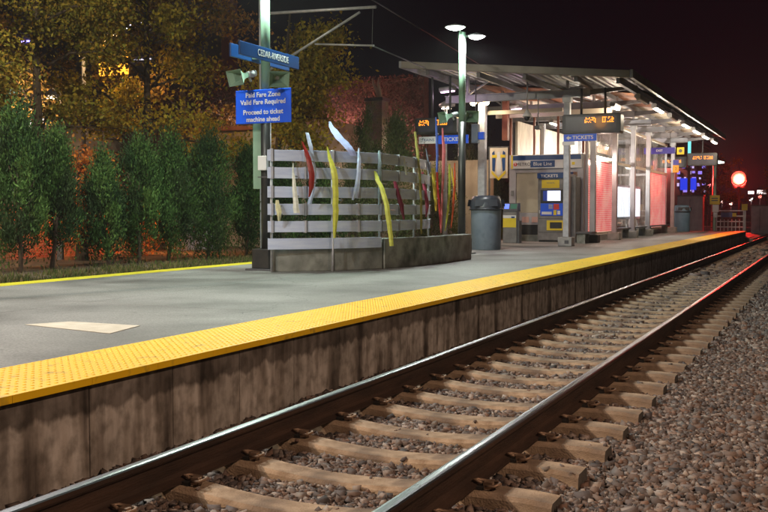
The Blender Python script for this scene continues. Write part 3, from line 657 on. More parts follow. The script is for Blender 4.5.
for i, y in enumerate((27.9, 30.6, 33.6, 36.6, 39.6, 42.6, 45.8)):
    lit = i not in (0, 2)
    fixture(-4.98, y, 4.52, 1.5 if i < 4 else 1.7, lbl[i], M['tube'] if lit else M['white'], 75 if lit else 0, (1, .84, .62), tilt=-.25)
fixture(-10.15, 26.0, 4.86, .55, 'pinkish lit strip light hanging over the rear departure board', M['tubepink'], 18, (1, .7, .9), rz=1.2, tilt=0, grp='strip lights deep under the canopy')
fixture(-8.9, 28.6, 4.55, .5, 'small pinkish strip light before the kiosk corner', M['tubepink'], 14, (1, .7, .9), rz=.9, tilt=0, grp='strip lights deep under the canopy')
for i, (x, y, s) in enumerate(((-8.4, 35.2, 'nearest'), (-8.4, 39.5, 'middle'), (-8.4, 44.0, 'farthest'))):
    fixture(x, y, 3.35, 1.3, s + ' of the three lit strip lights inside the glass shelter', M['tube'], 480, (1, .84, .74), rz=0, tilt=0, grp='strip lights inside the glass shelter')
for i, (x, y, s) in enumerate(((-6.0, 29.2, 'warm strip light under the roof between the first two columns'), (-8.6, 31.9, 'warm strip light under the wood ceiling above the kiosk'))):
    fixture(x, y, 4.50 if i == 0 else 4.35, .9, s, M['tube'], 45, (1, .80, .58), rz=0, tilt=0, grp='strip lights deep under the canopy')

# ------------------------------------------------------------------ ticket kiosk (faces the near end)
KY = 31.0
k = thing('ticket_kiosk', 'pale framed ticket kiosk with a blue and white header band under the canopy', 'kiosk', (-8.6, KY, PZ))
MB().box(-9.85, -9.62, KY-.1, KY+.1, PZ, 3.21).build('frame_post', M['kiosk'], k, bev=.01)
MB().box(-7.56, -7.36, KY-.1, KY+.1, PZ, 3.21).build('frame_post', M['kiosk'], k, bev=.01)
MB().box(-9.62, -7.56, KY-.08, KY+.08, 2.62, 2.80).build('lintel', M['kiosk'], k)
h = MB().box(-9.75, -7.40, KY-.17, KY-.101, 2.75, 3.205).build('header_sign', M['white'], k, bev=.006)
MB().box(-9.72, -7.42, KY-.175, KY-.171, 3.03, 3.18).build('blue_band', M['navy'], h)
MB().box(-9.76, -9.70, KY-.178, KY-.17, 2.76, 3.2).build('yellow_edge', M['yel'], h)
MB().box(-9.10, -8.28, KY-.175, KY-.171, 2.79, 3.01).build('blue_field', M['navy'], h)
text('lettering', 'Blue Line', .17, M['white'], h, (-8.69, KY-.18, 2.895), FRONT)
text('lettering', 'METRO', .14, M['black'], h, (-9.34, KY-.18, 2.895), FRONT, sx=1.1)
m = MB(); m.tube([(-9.615, KY-.172, 2.895), (-9.615, KY-.182, 2.895)], .06, 18); m.build('round_emblem', M['redl'], h)
text('lettering', 'T', .09, M['white'], h, (-9.615, KY-.184, 2.895), FRONT, bold=.004)
MB().box(-7.72, -7.62, KY-.175, KY-.171, 2.85, 2.94).build('yellow_mark', M['yel'], h)
d = MB().box(-9.615, -8.75, KY-.03, KY+.03, 1.30, 2.61).build('door_panel', M['beigep'], k, bev=.008)
MB().box(-9.615, -8.75, KY-.03, KY+.03, .90, 1.295).build('lower_panel', M['kiosk'], k, bev=.006)
for x in (-9.42, -9.08): MB().box(x, x+.24, KY-.045, KY-.031, .97, 1.16).build('notice', pm('pink_notice', (.62, .35, .30), (.66, .40, .34), 30, .6), k)
MB().box(-9.615, -8.75, KY+.0, KY+.03, .56, .895).build('dark_vent', M['black'], k)
MB().box(-9.7, -8.75, KY-.12, KY+.06, PZ, .555).build('plinth', M['planter'], k, bev=.01)
MB().box(-9.78, -9.69, KY-.118, KY-.101, 1.85, 2.03).build('switch_box', M['tvm'], k)
# upper glazing of the kiosk: front face panes
m = MB()
for x in (-9.85, -9.05, -8.25, -7.42): m.box(x, x+.06, KY-.05, KY+.03, 3.215, 4.545)
m.box(-9.85, -7.36, KY-.052, KY+.032, 4.46, 4.56); m.build('clerestory_frame', M['redframe'], k)
MB().box(-9.84, -7.37, KY+.001, KY+.009, 3.216, 4.54).build('clerestory_pane', M['glass'], k)
MB().box(-9.62, -9.44, 29.4, 29.6, 3.6, 4.95).build('timber_post', M['redframe'], k)
MB().box(-9.8, -7.45, KY+.5, KY+.55, PZ, 3.2).build('back_wall', M['beigep'], k)
MB().box(-9.85, -7.36, 28.2, 28.3, 4.30, 4.42).box(-9.9, -6.2, 29.6, 29.7, 4.32, 4.50).build('cream_beam', M['cream'], k)

# ticket machine
t = thing('ticket_machine', 'grey ticket machine with lit screen, blue keypad panel and yellow slot', 'ticket machine', (-8.2, 30.5, PZ))
MB().prism([(30.3, PZ+.06), (30.3, 2.40), (30.36, 2.56), (30.85, 2.56), (30.85, PZ+.06)], -8.69, -7.68, 'x').build('body', M['tvm'], t, bev=.012)
MB().box(-8.66, -7.71, 30.36, 30.8, PZ, PZ+.058).build('plinth', M['black'], t)
MB().prism([(30.24, 2.40), (30.24, 2.57), (30.85, 2.62), (30.85, 2.561)], -8.70, -7.67, 'x').build('header', M['navy'], t)
text('lettering', 'TICKETS', .13, M['white'], t, (-8.3, 30.236, 2.475), FRONT, sx=1.15, bold=.002)
MB().box(-8.56, -7.98, 30.285, 30.299, 2.09, 2.35).build('notice', M['yel'], t, bev=.003)
text('lettering', 'TICKETS', .07, M['tvm'], t, (-8.27, 30.28, 2.25), FRONT)
b = MB().box(-8.59, -7.86, 30.25, 30.299, 1.62, 2.04).build('screen_bezel', M['black'], t, bev=.006)
MB().box(-8.50, -7.93, 30.243, 30.249, 1.68, 2.00).build('screen', M['screen'], b)
MB().box(-8.50, -8.36, 30.238, 30.242, 1.68, 2.00).build('screen_menu', M['keyblue'], b)
b = MB().box(-8.59, -7.86, 30.27, 30.299, 1.20, 1.60).build('keypad_panel', M['blue'], t, bev=.004)
MB().box(-8.16, -7.98, 30.262, 30.269, 1.40, 1.58).build('red_label', M['redl'], b)
MB().box(-8.16, -8.06, 30.262, 30.269, 1.22, 1.38).build('yellow_label', M['yel'], b)
MB().box(-8.03, -7.94, 30.262, 30.269, 1.24, 1.36).build('card_slot', M['white'], b)
MB().box(-8.55, -8.22, 30.262, 30.269, 1.24, 1.33).build('coin_label', M['white'], b)
m = MB(); m.box(-8.38, -7.82, 30.26, 30.299, .99, 1.05); m.box(-8.38, -7.82, 30.26, 30.299, .73, .79); m.box(-8.38, -8.28, 30.26, 30.299, .79, .99); m.box(-7.88, -7.82, 30.26, 30.299, .79, .99); m.build('tray_frame', M['yel'], t)
MB().box(-8.28, -7.88, 30.29, 30.299, .79, .99).build('return_tray', M['black'], t)
for ix in range(3):
    for iz in range(4): MB().box(-8.32+ix*.045, -8.285+ix*.045, 30.262, 30.269, 1.42+iz*.038, 1.448+iz*.038).build('key', M['galv'], b)
for zc in (1.10, .66): MB().box(-8.66, -7.71, 30.294, 30.2995, zc, zc+.012).build('panel_seam', M['black'], t)
MB().box(-8.64, -8.60, 30.28, 30.299, 1.28, 1.38).build('lock', M['galv'], t)
t2 = thing('side_cabinet', 'tall grey cabinet beside the ticket machine with a slanted top', 'cabinet', (-7.4, 30.4, PZ))
MB().prism([(29.75, PZ), (29.75, 2.25), (30.1, 2.52), (30.85, 2.52), (30.85, PZ)], -7.66, -7.58, 'x').build('side_panel', M['kiosk'], t2, bev=.01)
MB().box(-7.575, -7.42, 30.2, 30.8, PZ, 2.45).build('body', M['tvm'], t2, bev=.01)

# validator
t = thing('fare_validator', 'short grey fare validator with a blue lit top and yellow label, left of the kiosk', 'fare validator', (-9.13, 28.9, PZ))
MB().box(-9.38, -8.93, 28.8, 29.1, PZ, 1.33).build('body', M['tvm'], t, bev=.015)
hd = MB().prism([(28.78, 1.331), (28.78, 1.40), (28.86, 1.60), (29.08, 1.60), (29.1, 1.331)], -9.37, -8.90, 'x').build('head', M['darkgrey'], t, bev=.01)
MB().quad((-9.33, 28.778+.008, 1.42), (-9.18, 28.786, 1.42), (-9.18, 28.847, 1.57), (-9.33, 28.847, 1.57)).build('display', em('blue_display', (.12, .2, 1), 1.6), hd)
MB().quad((-9.14, 28.786, 1.42), (-8.93, 28.786, 1.42), (-8.93, 28.847, 1.57), (-9.14, 28.847, 1.57)).build('reader', pm('green_plate', (.05, .2, .14), (.06, .22, .16), 4), hd)
MB().box(-9.37, -8.95, 28.79, 28.799, .84, 1.22).build('label', M['yel'], t); MB().box(-9.37, -8.95, 28.785, 28.789, 1.13, 1.22).build('label_top', M['white'], t)
MB().box(-9.10, -8.99, 28.78, 28.784, 1.13, 1.18).build('label_mark', M['navy'], t)
MB().box(-8.929, -8.86, 28.85, 29.1, PZ, 1.05).build('conduit_box', M['darkgrey'], t)

# bin
def bin_(x, y, w, h, label, M1, sc=1):
    t = thing('trash_can', label, 'trash can', (x, y, PZ), 'round platform bins')
    MB().tube([(x, y, PZ), (x, y, PZ+.02), (x, y, PZ+h*.70), (x, y, PZ+h*.74)], [w*.46, w*.475, w*.49, w*.5], 28).build('body', M1, t)
    m = MB(); m.tube([(x, y, PZ+h*.741), (x, y, PZ+h*.78), (x, y, PZ+h*.93), (x, y, PZ+h*.985), (x, y, PZ+h)], [w*.53, w*.53, w*.47, w*.43, w*.25], 28); ld = m.build('lid', M['canlid'] if sc == 1 else M1, t)
    m = MB()
    for a in (-math.pi/2+.35, 1.1, math.pi/2+.4, math.pi):
        c, s = math.cos(a), math.sin(a); r = w*.505
        m.quad((x+c*r-s*w*.36, y+s*r+c*w*.36, PZ+h*.80), (x+c*r+s*w*.36, y+s*r-c*w*.36, PZ+h*.80), (x+c*r*.95+s*w*.34, y+s*r*.95-c*w*.34, PZ+h*.92), (x+c*r*.95-s*w*.34, y+s*r*.95+c*w*.34, PZ+h*.92))
    m.build('opening', M['canlid'], ld)
    m = MB(); m.tube([(x, y, PZ+h*.735), (x, y, PZ+h*.765)], [w*.545, w*.545], 28); m.build('rim', M['canlid'], t)
    return t
bin_(-8.14, 23.6, .80, 1.40, 'large blue-grey round bin with a dark domed lid, behind the slat fence end', M['can'])
bin_(-6.75, 48.9, .78, 1.3, 'light blue round bin beyond the far end of the glass shelter', pm('light_blue_plastic', (.16, .30, .46), (.2, .36, .52), 3, .5), 2)

# ------------------------------------------------------------------ glass shelter
sh = thing('glass_shelter', 'long glazed waiting shelter with pinkish red glass panels behind the columns', 'shelter', (-8.4, 39, PZ))
GX = -7.32; Y0, Y1 = 31.2, 47.4
edges = [31.2, 32.15, 35.65, 39.15, 42.65, 47.4]
for y in edges: MB().box(GX-.05, GX+.05, y-.045, y+.045, PZ+.2, 4.5).build('mullion', M['kiosk'], sh)
m = MB(); m.box(GX-.06, GX+.06, Y0, Y1, 3.06, 3.16); m.box(GX-.06, GX+.06, Y0, Y1, PZ+.2, PZ+.28); m.box(GX-.06, GX+.06, Y0, Y1, 4.44, 4.52); m.build('rail_frame', M['cream'], sh)
MB().box(GX-.10, GX+.10, Y0, Y1, PZ, PZ+.198).build('plinth', M['footing'], sh, bev=.01)
def artglass():
    m, n, l, b = newmat('pink_red_art_glass')
    tc = n.new('ShaderNodeTexCoord'); mp = n.new('ShaderNodeMapping'); mp.inputs['Rotation'].default_value = (0, 0, 0); l.new(tc.outputs['Object'], mp.inputs[0])
    sx = n.new('ShaderNodeSeparateXYZ'); l.new(mp.outputs[0], sx.inputs[0]); cb = n.new('ShaderNodeCombineXYZ'); l.new(sx.outputs[1], cb.inputs[0]); l.new(sx.outputs[2], cb.inputs[1])
    br = n.new('ShaderNodeTexBrick'); br.inputs['Scale'].default_value = 3.4; br.inputs['Color1'].default_value = (.80, .05, .06, 1); br.inputs['Color2'].default_value = (.85, .16, .22, 1); br.inputs['Mortar'].default_value = (.9, .62, .55, 1); br.inputs['Mortar Size'].default_value = .045
    l.new(cb.outputs[0], br.inputs[0])
    nz = n.new('ShaderNodeTexNoise'); nz.inputs['Scale'].default_value = 1.6; nz.inputs['Detail'].default_value = 5; l.new(tc.outputs['Object'], nz.inputs[0])
    rp = n.new('ShaderNodeValToRGB'); rp.color_ramp.elements[0].position = .38; rp.color_ramp.elements[0].color = (.72, .04, .05, 1); rp.color_ramp.elements[1].position = .62; rp.color_ramp.elements[1].color = (.85, .34, .26, 1); l.new(nz.outputs[0], rp.inputs[0])
    mx = n.new('ShaderNodeMix'); mx.data_type = 'RGBA'; mx.inputs[0].default_value = .5; l.new(br.outputs[0], mx.inputs[6]); l.new(rp.outputs[0], mx.inputs[7])
    l.new(mx.outputs[2], b.inputs['Base Color']); l.new(mx.outputs[2], b.inputs['Emission Color']); b.inputs['Emission Strength'].default_value = .55; b.inputs['Roughness'].default_value = .3  # weak emission stands in for light coming through from inside
    return m
M['art'] = artglass()
for i, (a, b) in enumerate(zip(edges, edges[1:])):
    a += .046; b -= .046
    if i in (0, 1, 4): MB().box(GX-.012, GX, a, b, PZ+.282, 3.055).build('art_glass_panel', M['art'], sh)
    else: MB().box(GX-.01, GX, a, b, PZ+.282, 3.055).build('pane', M['glass'], sh)
    MB().box(GX-.01, GX, a, b, 3.165, 4.435).build('upper_pane', M['glass2'] if i % 2 else M['glass'], sh)
m = MB()
for x in (-9.8, -9.0, -8.1): m.box(x-.04, x+.04, Y1-.04, Y1+.04, PZ+.2, 4.5)
m.box(-9.85, GX-.06, Y1-.05, Y1+.05, 3.06, 3.16); m.build('end_frame', M['kiosk'], sh)
MB().box(-9.8, GX-.06, Y1+.001, Y1+.009, PZ+.28, 4.4).build('end_pane', M['glass2'], sh)
MB().box(-9.86, -9.78, Y0+.4, Y1, PZ, 4.4).build('rear_wall', M['cream'], sh)
MB().box(-9.6, -9.1, 33, 46, PZ+.42, PZ+.47).build('bench_seat', M['cream'], sh)
# lights tubes over red panels
fixture(-7.18, 33.0, 3.22, 2.6, 'long lit strip light over the red glass panels beside the kiosk', M['tube'], 45, (1, .85, .7), rz=0, tilt=-.3, grp='strip lights along the shelter front')
t = thing('light_box', 'wide glowing white poster case inside the glass shelter', 'light box', (-7.85, 39.5, 1.0))
for a, b in ((35.2, 37.9), (38.15, 40.6), (40.8, 43.2)):
    MB().box(-7.78, -7.75, a, b, 1.12, 2.32).build('lit_panel', M['adwhite'], t)
MB().box(-7.90, -7.79, 35.0, 43.4, 1.02, 2.42).build('case', M['steel'], t)
m = MB()
for y in (35.3, 38.0, 40.7, 43.2): m.box(-7.88, -7.82, y-.03, y+.03, PZ, 1.019)
m.build('leg', M['steel'], t)
# black bases along shelter
for i, (y0, y1, lb) in enumerate(((29.3, 30.0, 'nearest'), (35.0, 36.4, 'middle'), (37.6, 39.9, 'longest'), (41.0, 45.6, 'farthest'))):
    t = thing('bench', lb + ' low dark bench against the glass shelter', 'bench', (-7.08, (y0+y1)/2, PZ), 'low benches along the shelter')
    MB().box(-7.2, -6.85 if i else -6.7, y0, y1, PZ+.34 if i else PZ+.3, PZ+.39 if i else PZ+.36).build('seat', M['darkgrey'], t, bev=.006)
    for y in (y0+.12, y1-.12): MB().box(-7.18, -6.92, y-.05, y+.05, PZ, PZ+.339 if i else PZ+.299).build('leg', M['planter'], t)

# ------------------------------------------------------------------ hanging boards and signs
def leds(m, x0, z0, cols, rows, p, y, fill, seed):
    r = random.Random(seed)
    for i in range(cols):
        for j in range(rows):
            if r.random() < fill: m.box(x0+i*p, x0+i*p+p*.72, y-.002, y, z0+j*p, z0+j*p+p*.72)
def board(x0, x1, y, z0, z1, label, groups, posts, depth=.42, topz=4.75):
    t = thing('departure_board', label, 'departure board', ((x0+x1)/2, y, z1), 'amber departure boards')
    h = z1-z0
    MB().prism([(x0, z0+.04), (x0+.04, z0), (x1-.04, z0), (x1, z0+.04), (x1, z1-.04), (x1-.04, z1), (x0+.04, z1), (x0, z1-.04)], y, y+depth, 'y').build('case', M['black'], t, bev=.01)
    MB().box(x0+.10, x1-.10, y-.006, y-.001, z0+.07, z1-.07).build('screen', pm('smoked_glass', (.045, .043, .06), (.06, .058, .08), 2, .25), t)
    for i, (gx, gw, gz) in enumerate(groups):
        m = MB(); leds(m, gx, gz-.02, int(gw/.032), 5, .032, y-.008, .6, i+3); m.build('led_text', M['amber'], t)
    for px_ in posts: MB().tube([(px_, y+depth/2, z1), (px_, y+depth/2, topz)], .035, 8).build('hanger', M['darkgrey'], t)
    return t
board(-6.92, -5.30, 26.5, 3.49, 4.03, 'large lit departure board hanging above the front column', [(-6.29, .34, 3.80), (-5.80, .34, 3.80)], (-6.43, -5.77))
point('board_glow', (-5.9, 26.3, 3.8), 6, (1, .4, .05), None, .2)
board(-11.0, -9.72, 25.6, 3.55, 4.02, 'lit departure board at the rear corner of the canopy, over the fence end', [(-10.88, .36, 3.82), (-10.35, .36, 3.82)], (-10.55, -10.0), topz=5.2)
board(-6.35, -5.0, 47.5, 3.5, 4.1, 'distant lit departure board near the far end of the canopy', [(-6.1, .42, 3.82), (-5.6, .42, 3.82)], (-5.68,), topz=4.7)
t = thing('ticket_sign', 'small bright blue tickets sign below the large departure board', 'sign', (-6.4, 26.5, 3.3), 'blue TICKETS signs')
MB().box(-6.87, -5.95, 26.48, 26.51, 3.285, 3.48).build('panel', M['blue'], t)
text('lettering', 'TICKETS', .14, M['white'], t, (-6.33, 26.475, 3.38), FRONT, sx=1.1, bold=.002)
m = MB(); m.prism([(-6.80, 3.38), (-6.72, 3.44), (-6.72, 3.40), (-6.66, 3.40), (-6.66, 3.36), (-6.72, 3.36), (-6.72, 3.32)], 26.474, 26.478, 'y'); m.build('arrow', M['white'], t)
MB().box(-6.9, -6.55, 26.46, 26.474, 3.18, 3.28).build('white_tab', M['white'], t)
t = thing('ticket_sign', 'small bright blue tickets sign below the rear departure board', 'sign', (-10.2, 25.6, 3.4), 'blue TICKETS signs')
MB().box(-10.27, -9.36, 25.58, 25.61, 3.26, 3.5).build('panel', M['blue'], t)
text('lettering', 'TICKETS', .15, M['white'], t, (-9.80, 25.575, 3.38), FRONT, sx=1.1, bold=.002)
MB().box(-10.87, -10.32, 25.58, 25.60, 3.28, 3.48).build('white_panel', M['white'], t)
text('lettering', 'TRAINS', .11, M['navy'], t, (-10.59, 25.575, 3.38), FRONT, sx=1.1)
t = thing('phone_box', 'small blue call box mounted between the rear board and the grey rear column', 'call box', (-9.4, 26.3, 3.3))
MB().box(-9.5, -9.3, 26.2, 26.4, 3.3, 3.85).build('case', M['can'], t, bev=.02); MB().box(-9.3+.001, -9.12, 26.22, 26.38, 3.4, 3.62).build('hood', M['blue'], t, bev=.02)
MB().tube([(-9.4, 26.3, 3.85), (-9.4, 26.3, 5.1)], .02, 6).build('hanger', M['darkgrey'], t)
t = thing('security_camera', 'white dome security camera hanging from the canopy before the kiosk', 'security camera', (-7.93, 26.5, 4.1))
MB().tube([(-7.93, 26.5, 4.22), (-7.93, 26.5, 5.0)], .022, 8).build('stem', M['galv'], t)
MB().tube([(-7.93, 26.5, 4.02), (-7.93, 26.5, 4.06), (-7.93, 26.5, 4.14), (-7.93, 26.5, 4.22)], [.13, .135, .07, .03], 16).build('housing', M['white'], t)
MB().tube([(-7.93, 26.5, 3.90), (-7.93, 26.5, 3.95), (-7.93, 26.5, 4.015)], [.03, .08, .1], 14).build('dome', M['black'], t)
t = thing('security_camera', 'small dark camera on a bracket at the kiosk corner', 'security camera', (-7.8, 27.2, 3.75))
MB().box(-7.85, -7.70, 26.95, 27.2, 3.70, 3.8).build('housing', M['darkgrey'], t, bev=.01); MB().tube([(-7.78, 27.1, 3.8), (-7.78, 27.1, 4.6)], .018, 6).build('stem', M['galv'], t)
t = thing('hanging_sign', 'long indigo direction sign hanging near the middle of the canopy', 'sign', (-6.6, 41, 3.9))
a, b = atY(644, 147.5, 41), atY(675, 154.5, 41)
MB().box(a.x, b.x, 41, 41.05, 3.72, 3.98).build('panel', M['purpleblue'], t)
text('lettering', 'EXIT', .13, M['white'], t, ((a.x+b.x)/2, 40.99, 3.85), FRONT)
for x in (a.x+.3, b.x-.2): MB().tube([(x, 41.02, 3.98), (x, 41.02, 4.6)], .012, 6).build('hanger', M['darkgrey'], t)
a = atY(677, 148, 41); c = MB().box(a.x, a.x+.28, 41, 41.05, 3.68, 3.97).build('yellow_plate', M['yel'], t)
MB().tube([(a.x+.14, 40.995, 3.825), (a.x+.14, 40.985, 3.825)], .07, 14).build('dark_mark', M['darkgrey'], c)
a = atY(673, 151, 46.5)
t = thing('column_sign', 'orange and violet plate on the farthest canopy column', 'sign', (a.x+.1, 46.6, 3.4))
MB().box(a.x, a.x+.26, 46.55, 46.6, 3.15, 3.50).build('orange_plate', pm('orange', (.75, .28, .02), (.8, .32, .03), 4), t); MB().box(a.x, a.x+.26, 46.55, 46.6, 3.505, 3.75).build('violet_plate', M['purpleblue'], t)
text('lettering', '2', .2, M['black'], t, (a.x+.13, 46.54, 3.32), FRONT)
# far amber board seen through the shelter
board(-8.0, -6.6, 49.2, 3.5, 4.05, 'distant lit departure board seen behind the shelter corner', [(-7.75, .4, 3.76), (-7.25, .4, 3.76)], (-7.3,), topz=4.9)

# ------------------------------------------------------------------ far end of the platform
t = thing('sign_post', 'pale post with a square yellow warning sign and white plate beyond the platform', 'sign post', (-5.9, 55, 0))
MB().box(-5.95, -5.83, 55, 55.12, 0, 4.0).build('post', M['post_pale'], t); MB().box(-6.14, -5.62, 54.95, 54.99, 1.72, 2.22).build('yellow_sign', M['yel'], t, bev=.01)
MB().box(-6.0, -5.66, 54.9, 54.99, 1.30, 1.70).build('white_plate', M['white'], t, bev=.02); MB().box(-5.93, -5.72, 54.9, 54.97, 1.0, 1.29).build('box', M['galv'], t)
MB().box(-6.05, -5.72, 54.94, 54.948, 1.90, 1.96).box(-6.05, -5.72, 54.94, 54.948, 2.02, 2.08).build('dark_lines', M['darkgrey'], t)
t = thing('bike_rack', 'white metal barrier with rails beyond the end of the platform', 'barrier', (-5.2, 56.5, 0))
m = MB()
for z in (.45, .75, 1.05, 1.35): m.box(-5.95, -4.55, 56.5, 56.55, z, z+.06)
for i in range(8): m.box(-5.95+i*.2, -5.91+i*.2, 56.5, 56.56, 0, 1.4 if i in (0, 7) else .9)
m.build('frame', M['white'], t); MB().box(-5.7, -5.1, 56.44, 56.49, 1.02, 1.28).build('purple_panel', M['purpleblue'], t); MB().box(-5.1, -4.9, 56.44, 56.49, 1.05, 1.25).build('yellow_panel', M['yel'], t)
t = thing('bollard_sign', 'small yellow marker on a short post right of the white barrier', 'marker post', (-4.45, 56.5, 0))
MB().box(-4.5, -4.4, 56.5, 56.6, 0, 1.4).build('post', M['galv'], t); MB().box(-4.62, -4.32, 56.44, 56.49, 1.4, 1.75).build('plate', M['yel'], t)
# the red signal
t = thing('rail_signal', 'bright red railway signal lit on a dark mast beyond the platform', 'signal', (-6.35, 75, -.1))
MB().tube([(-6.35, 75.2, -.1), (-6.35, 75.2, 4.6)], .08, 10).build('mast', M['post_dark'], t)
MB().box(-6.9, -5.8, 74.95, 75.15, 3.0, 4.4).build('backplate', M['post_dark'], t, bev=.05)
MB().tube([(-6.35, 74.94, 3.72), (-6.35, 74.6, 3.78)], .5, 16, cap=False).build('hood', M['post_dark'], t)
MB().tube([(-6.35, 74.93, 3.72), (-6.35, 74.85, 3.72)], [.48, .42], 20).build('lens', M['red'], t)
MB().tube([(-6.35, 74.849, 3.72), (-6.35, 74.82, 3.72)], [.30, .24], 20).build('glare_core', em('signal_glare', (1, .42, .18), 40), t)  # oversized red lens and pale core carry the lamp's glare in their shape
MB().tube([(-6.35, 74.94, 3.2), (-6.35, 74.88, 3.2)], .12, 16).build('lower_lens', M['black'], t)
spot('signal_light', (-6.35, 74.5, 3.72), 16000, (1, .03, .02), t, rot=(math.radians(84), 0, math.radians(4)), size=120, blend=.5, r=.2)
point('signal_glow', (-6.35, 74.5, 3.72), 5500, (1, .02, .015), t, .25)
# far lamp
t = thing('street_lamp', 'distant street lamp with a greenish white head left of the red signal', 'street lamp', (-7.4, 72, 0), 'distant street lamps')
MB().tube([(-7.9, 72, 0), (-7.9, 72, 4.7), (-7.4, 72, 4.85)], .06, 8).build('pole', M['galv'], t); MB().tube([(-7.9, 71.9, 4.8), (-7.5, 71.9, 4.84), (-7.1, 71.9, 4.8)], [.05, .12, .05], 10).build('head', em('far_lamp', (.75, 1, .85), 3), t)

# ------------------------------------------------------------------ overhead line
t = thing('catenary_mast', 'galvanised overhead line mast with bracket arms behind the near sign pole', 'catenary mast', (-12.28, 19.5, .25))
MB().box(-12.35, -12.22, 19.43, 19.57, .25, 7.2).build('mast', M['steel'], t)
MB().tube([atY(264, 13.6, 19.5), atY(376, 6.8, 19.5)], .035, 8).build('top_tube', M['galv'], t)
MB().tube([atY(266, 72, 19.5), atY(360, 12, 19.5)], .03, 8).build('brace', M['galv'], t)
MB().tube([atY(315, 44, 19.5), atY(374, 45.5, 19.5)], .022, 8).build('steady_arm', M['galv'], t)
MB().tube([atY(373, 7, 19.5), atY(372, 45.5, 19.5)], .008, 6).build('drop_wire', M['darkgrey'], t)
for i, (a, b, lb) in enumerate((((373, 0), (497, 75), 'upper overhead wire running from the bracket arm over the canopy'), ((373, 46), (520, 108), 'lower overhead wire running from the steady arm over the canopy'))):
    A = atY(a[0], a[1], 19.5); B = atY(b[0], b[1], 48); pts = []
    for s in range(13): q = s/12; p = A.lerp(B, q); p.z -= .25*math.sin(q*math.pi)*0; pts.append(p)
    o = MB().tube(([A+(A-B)*.5] if i == 0 else []) + pts, .016, 6).build('overhead_wire', M['darkgrey'], loc=tuple(A)); tag(o, lb, 'wire', 'overhead wires')

# ------------------------------------------------------------------ trees
def conifer(x, y, z, h, w, label, n=9000, pal=None, grp='evergreen trees behind the platform', top=.06, stem=.35):
    t = thing('evergreen_tree', label, 'evergreen tree', (x, y, z), grp)
    m = MB(); tx, ty = random.uniform(-.16, .16), random.uniform(-.1, .1); m.tube([(x+tx, y+ty, z-.1), (x+tx*.6+.03, y+ty*.5, z+h*.18), (x-tx*.3, y+.02, z+h*.5), (x, y, z+h*.9)], [.045, .036, .028, .012], 8)
    for i in range(14):
        zz = z + stem + (h-stem)*random.random()*.8; a = random.uniform(0, 6.28); L = w*.42*(1-(zz-z)/h*.7)
        m.tube([(x, y, zz), (x+math.cos(a)*L*.5, y+math.sin(a)*L*.5, zz+.12), (x+math.cos(a)*L, y+math.sin(a)*L, zz+.35)], [.014, .01, .005], 5)
    m.build('trunk', M['bark'], t)
    # many upright sprays grouped in plumes
    nc = 60; u = rng.uniform(0, 1, nc)**.85; ca = rng.uniform(0, 2*np.pi, nc)
    prof = np.interp(u, [0, .12, .35, .7, .92, 1], [.45, .9, 1, .62, .25, top])
    asy = 1+.28*np.sin(ca*2+x*7+y*3); cr = w/2*prof*rng.uniform(.3, 1.3, nc)*asy; cz = z+stem+u*(h-stem)
    cs = rng.uniform(.07, .20, nc)*(w**.5)
    idx = rng.integers(0, nc, n)
    P = np.stack([x+np.cos(ca[idx])*cr[idx], y+np.sin(ca[idx])*cr[idx], cz[idx]], 1)
    g = rng.normal(0, 1, (n, 3)); P += g*np.stack([cs[idx]*.62, cs[idx]*.62, cs[idx]*1.35], 1)
    out = P - np.array([x, y, 0]); out[:, 2] = 0; out /= np.linalg.norm(out, axis=1, keepdims=True)+1e-6
    up = out*.35 + np.array([0, 0, 1]) + rng.normal(0, .4, (n, 3)); up /= np.linalg.norm(up, axis=1, keepdims=True)
    sd = np.cross(up, rng.normal(0, 1, (n, 3))); sd /= np.linalg.norm(sd, axis=1, keepdims=True)
    L = rng.uniform(.035, .11, n)[:, None]; wd = rng.uniform(.007, .017, n)[:, None]
    V = np.stack([P-sd*wd*.5, P+up*L*.5-sd*wd, P+up*L, P+up*L*.5+sd*wd], 1).reshape(-1, 3)
    pal = np.array(pal or [(.034, .078, .016), (.055, .112, .024), (.018, .044, .013), (.08, .14, .032), (.028, .05, .016)])
    cc = pal[rng.integers(0, len(pal), nc)][idx]*rng.uniform(.65, 1.35, (n, 1))
    np_mesh('crown', V, np.arange(n*4).reshape(-1, 4), M['needle'], t, col=np.repeat(cc, 4, 0))
    return t
HX = -12.9
con = [(-13.03, 12.6, 2.95, 1.15, 'tall evergreen at the far left of the photo behind the yellow line'),
       (-13.09, 13.6, 2.75, .8, 'evergreen second from the left, beside a bare thin stem'),
       (-13.05, 14.8, 2.40, .72, 'narrow evergreen before the orange glow'),
       (-13.10, 15.9, 2.70, .95, 'evergreen leaning slightly, before the red brick wall'),
       (-13.06, 17.0, 2.82, 1.25, 'bushy evergreen over the grey board, mid hedge'),
       (-12.90, 18.1, 2.92, 1.35, 'dense evergreen left of the near sign pole'),
       (-12.80, 19.6, 2.70, 1.1, 'evergreen right behind the near sign pole'),
       (-12.7, 21.0, 2.6, 1.2, 'evergreen seen through the slats nearest the sign pole'),
       (-12.5, 22.6, 2.4, 1.2, 'evergreen seen through the middle of the slats')]
for i, (x, y, h, w, lb) in enumerate(con):
    conifer(x, y, .22, h-.32, w, lb, n=19000, stem=(.45, .55, .35, .48, .25, .22)[i] if i < 6 else .2)
ol = [(.06, .085, .025), (.085, .10, .03), (.05, .07, .02)]
conifer(-12.3, 25.0, .2, 3.9, 1.15, 'olive pointed evergreen left of the brick pillar, above the fence', n=12000, pal=ol, top=.02)
conifer(-11.4, 25.2, .2, 3.75, 1.35, 'olive double-pointed evergreen right of the brick pillar, above the fence', n=14000, pal=ol, top=.04)
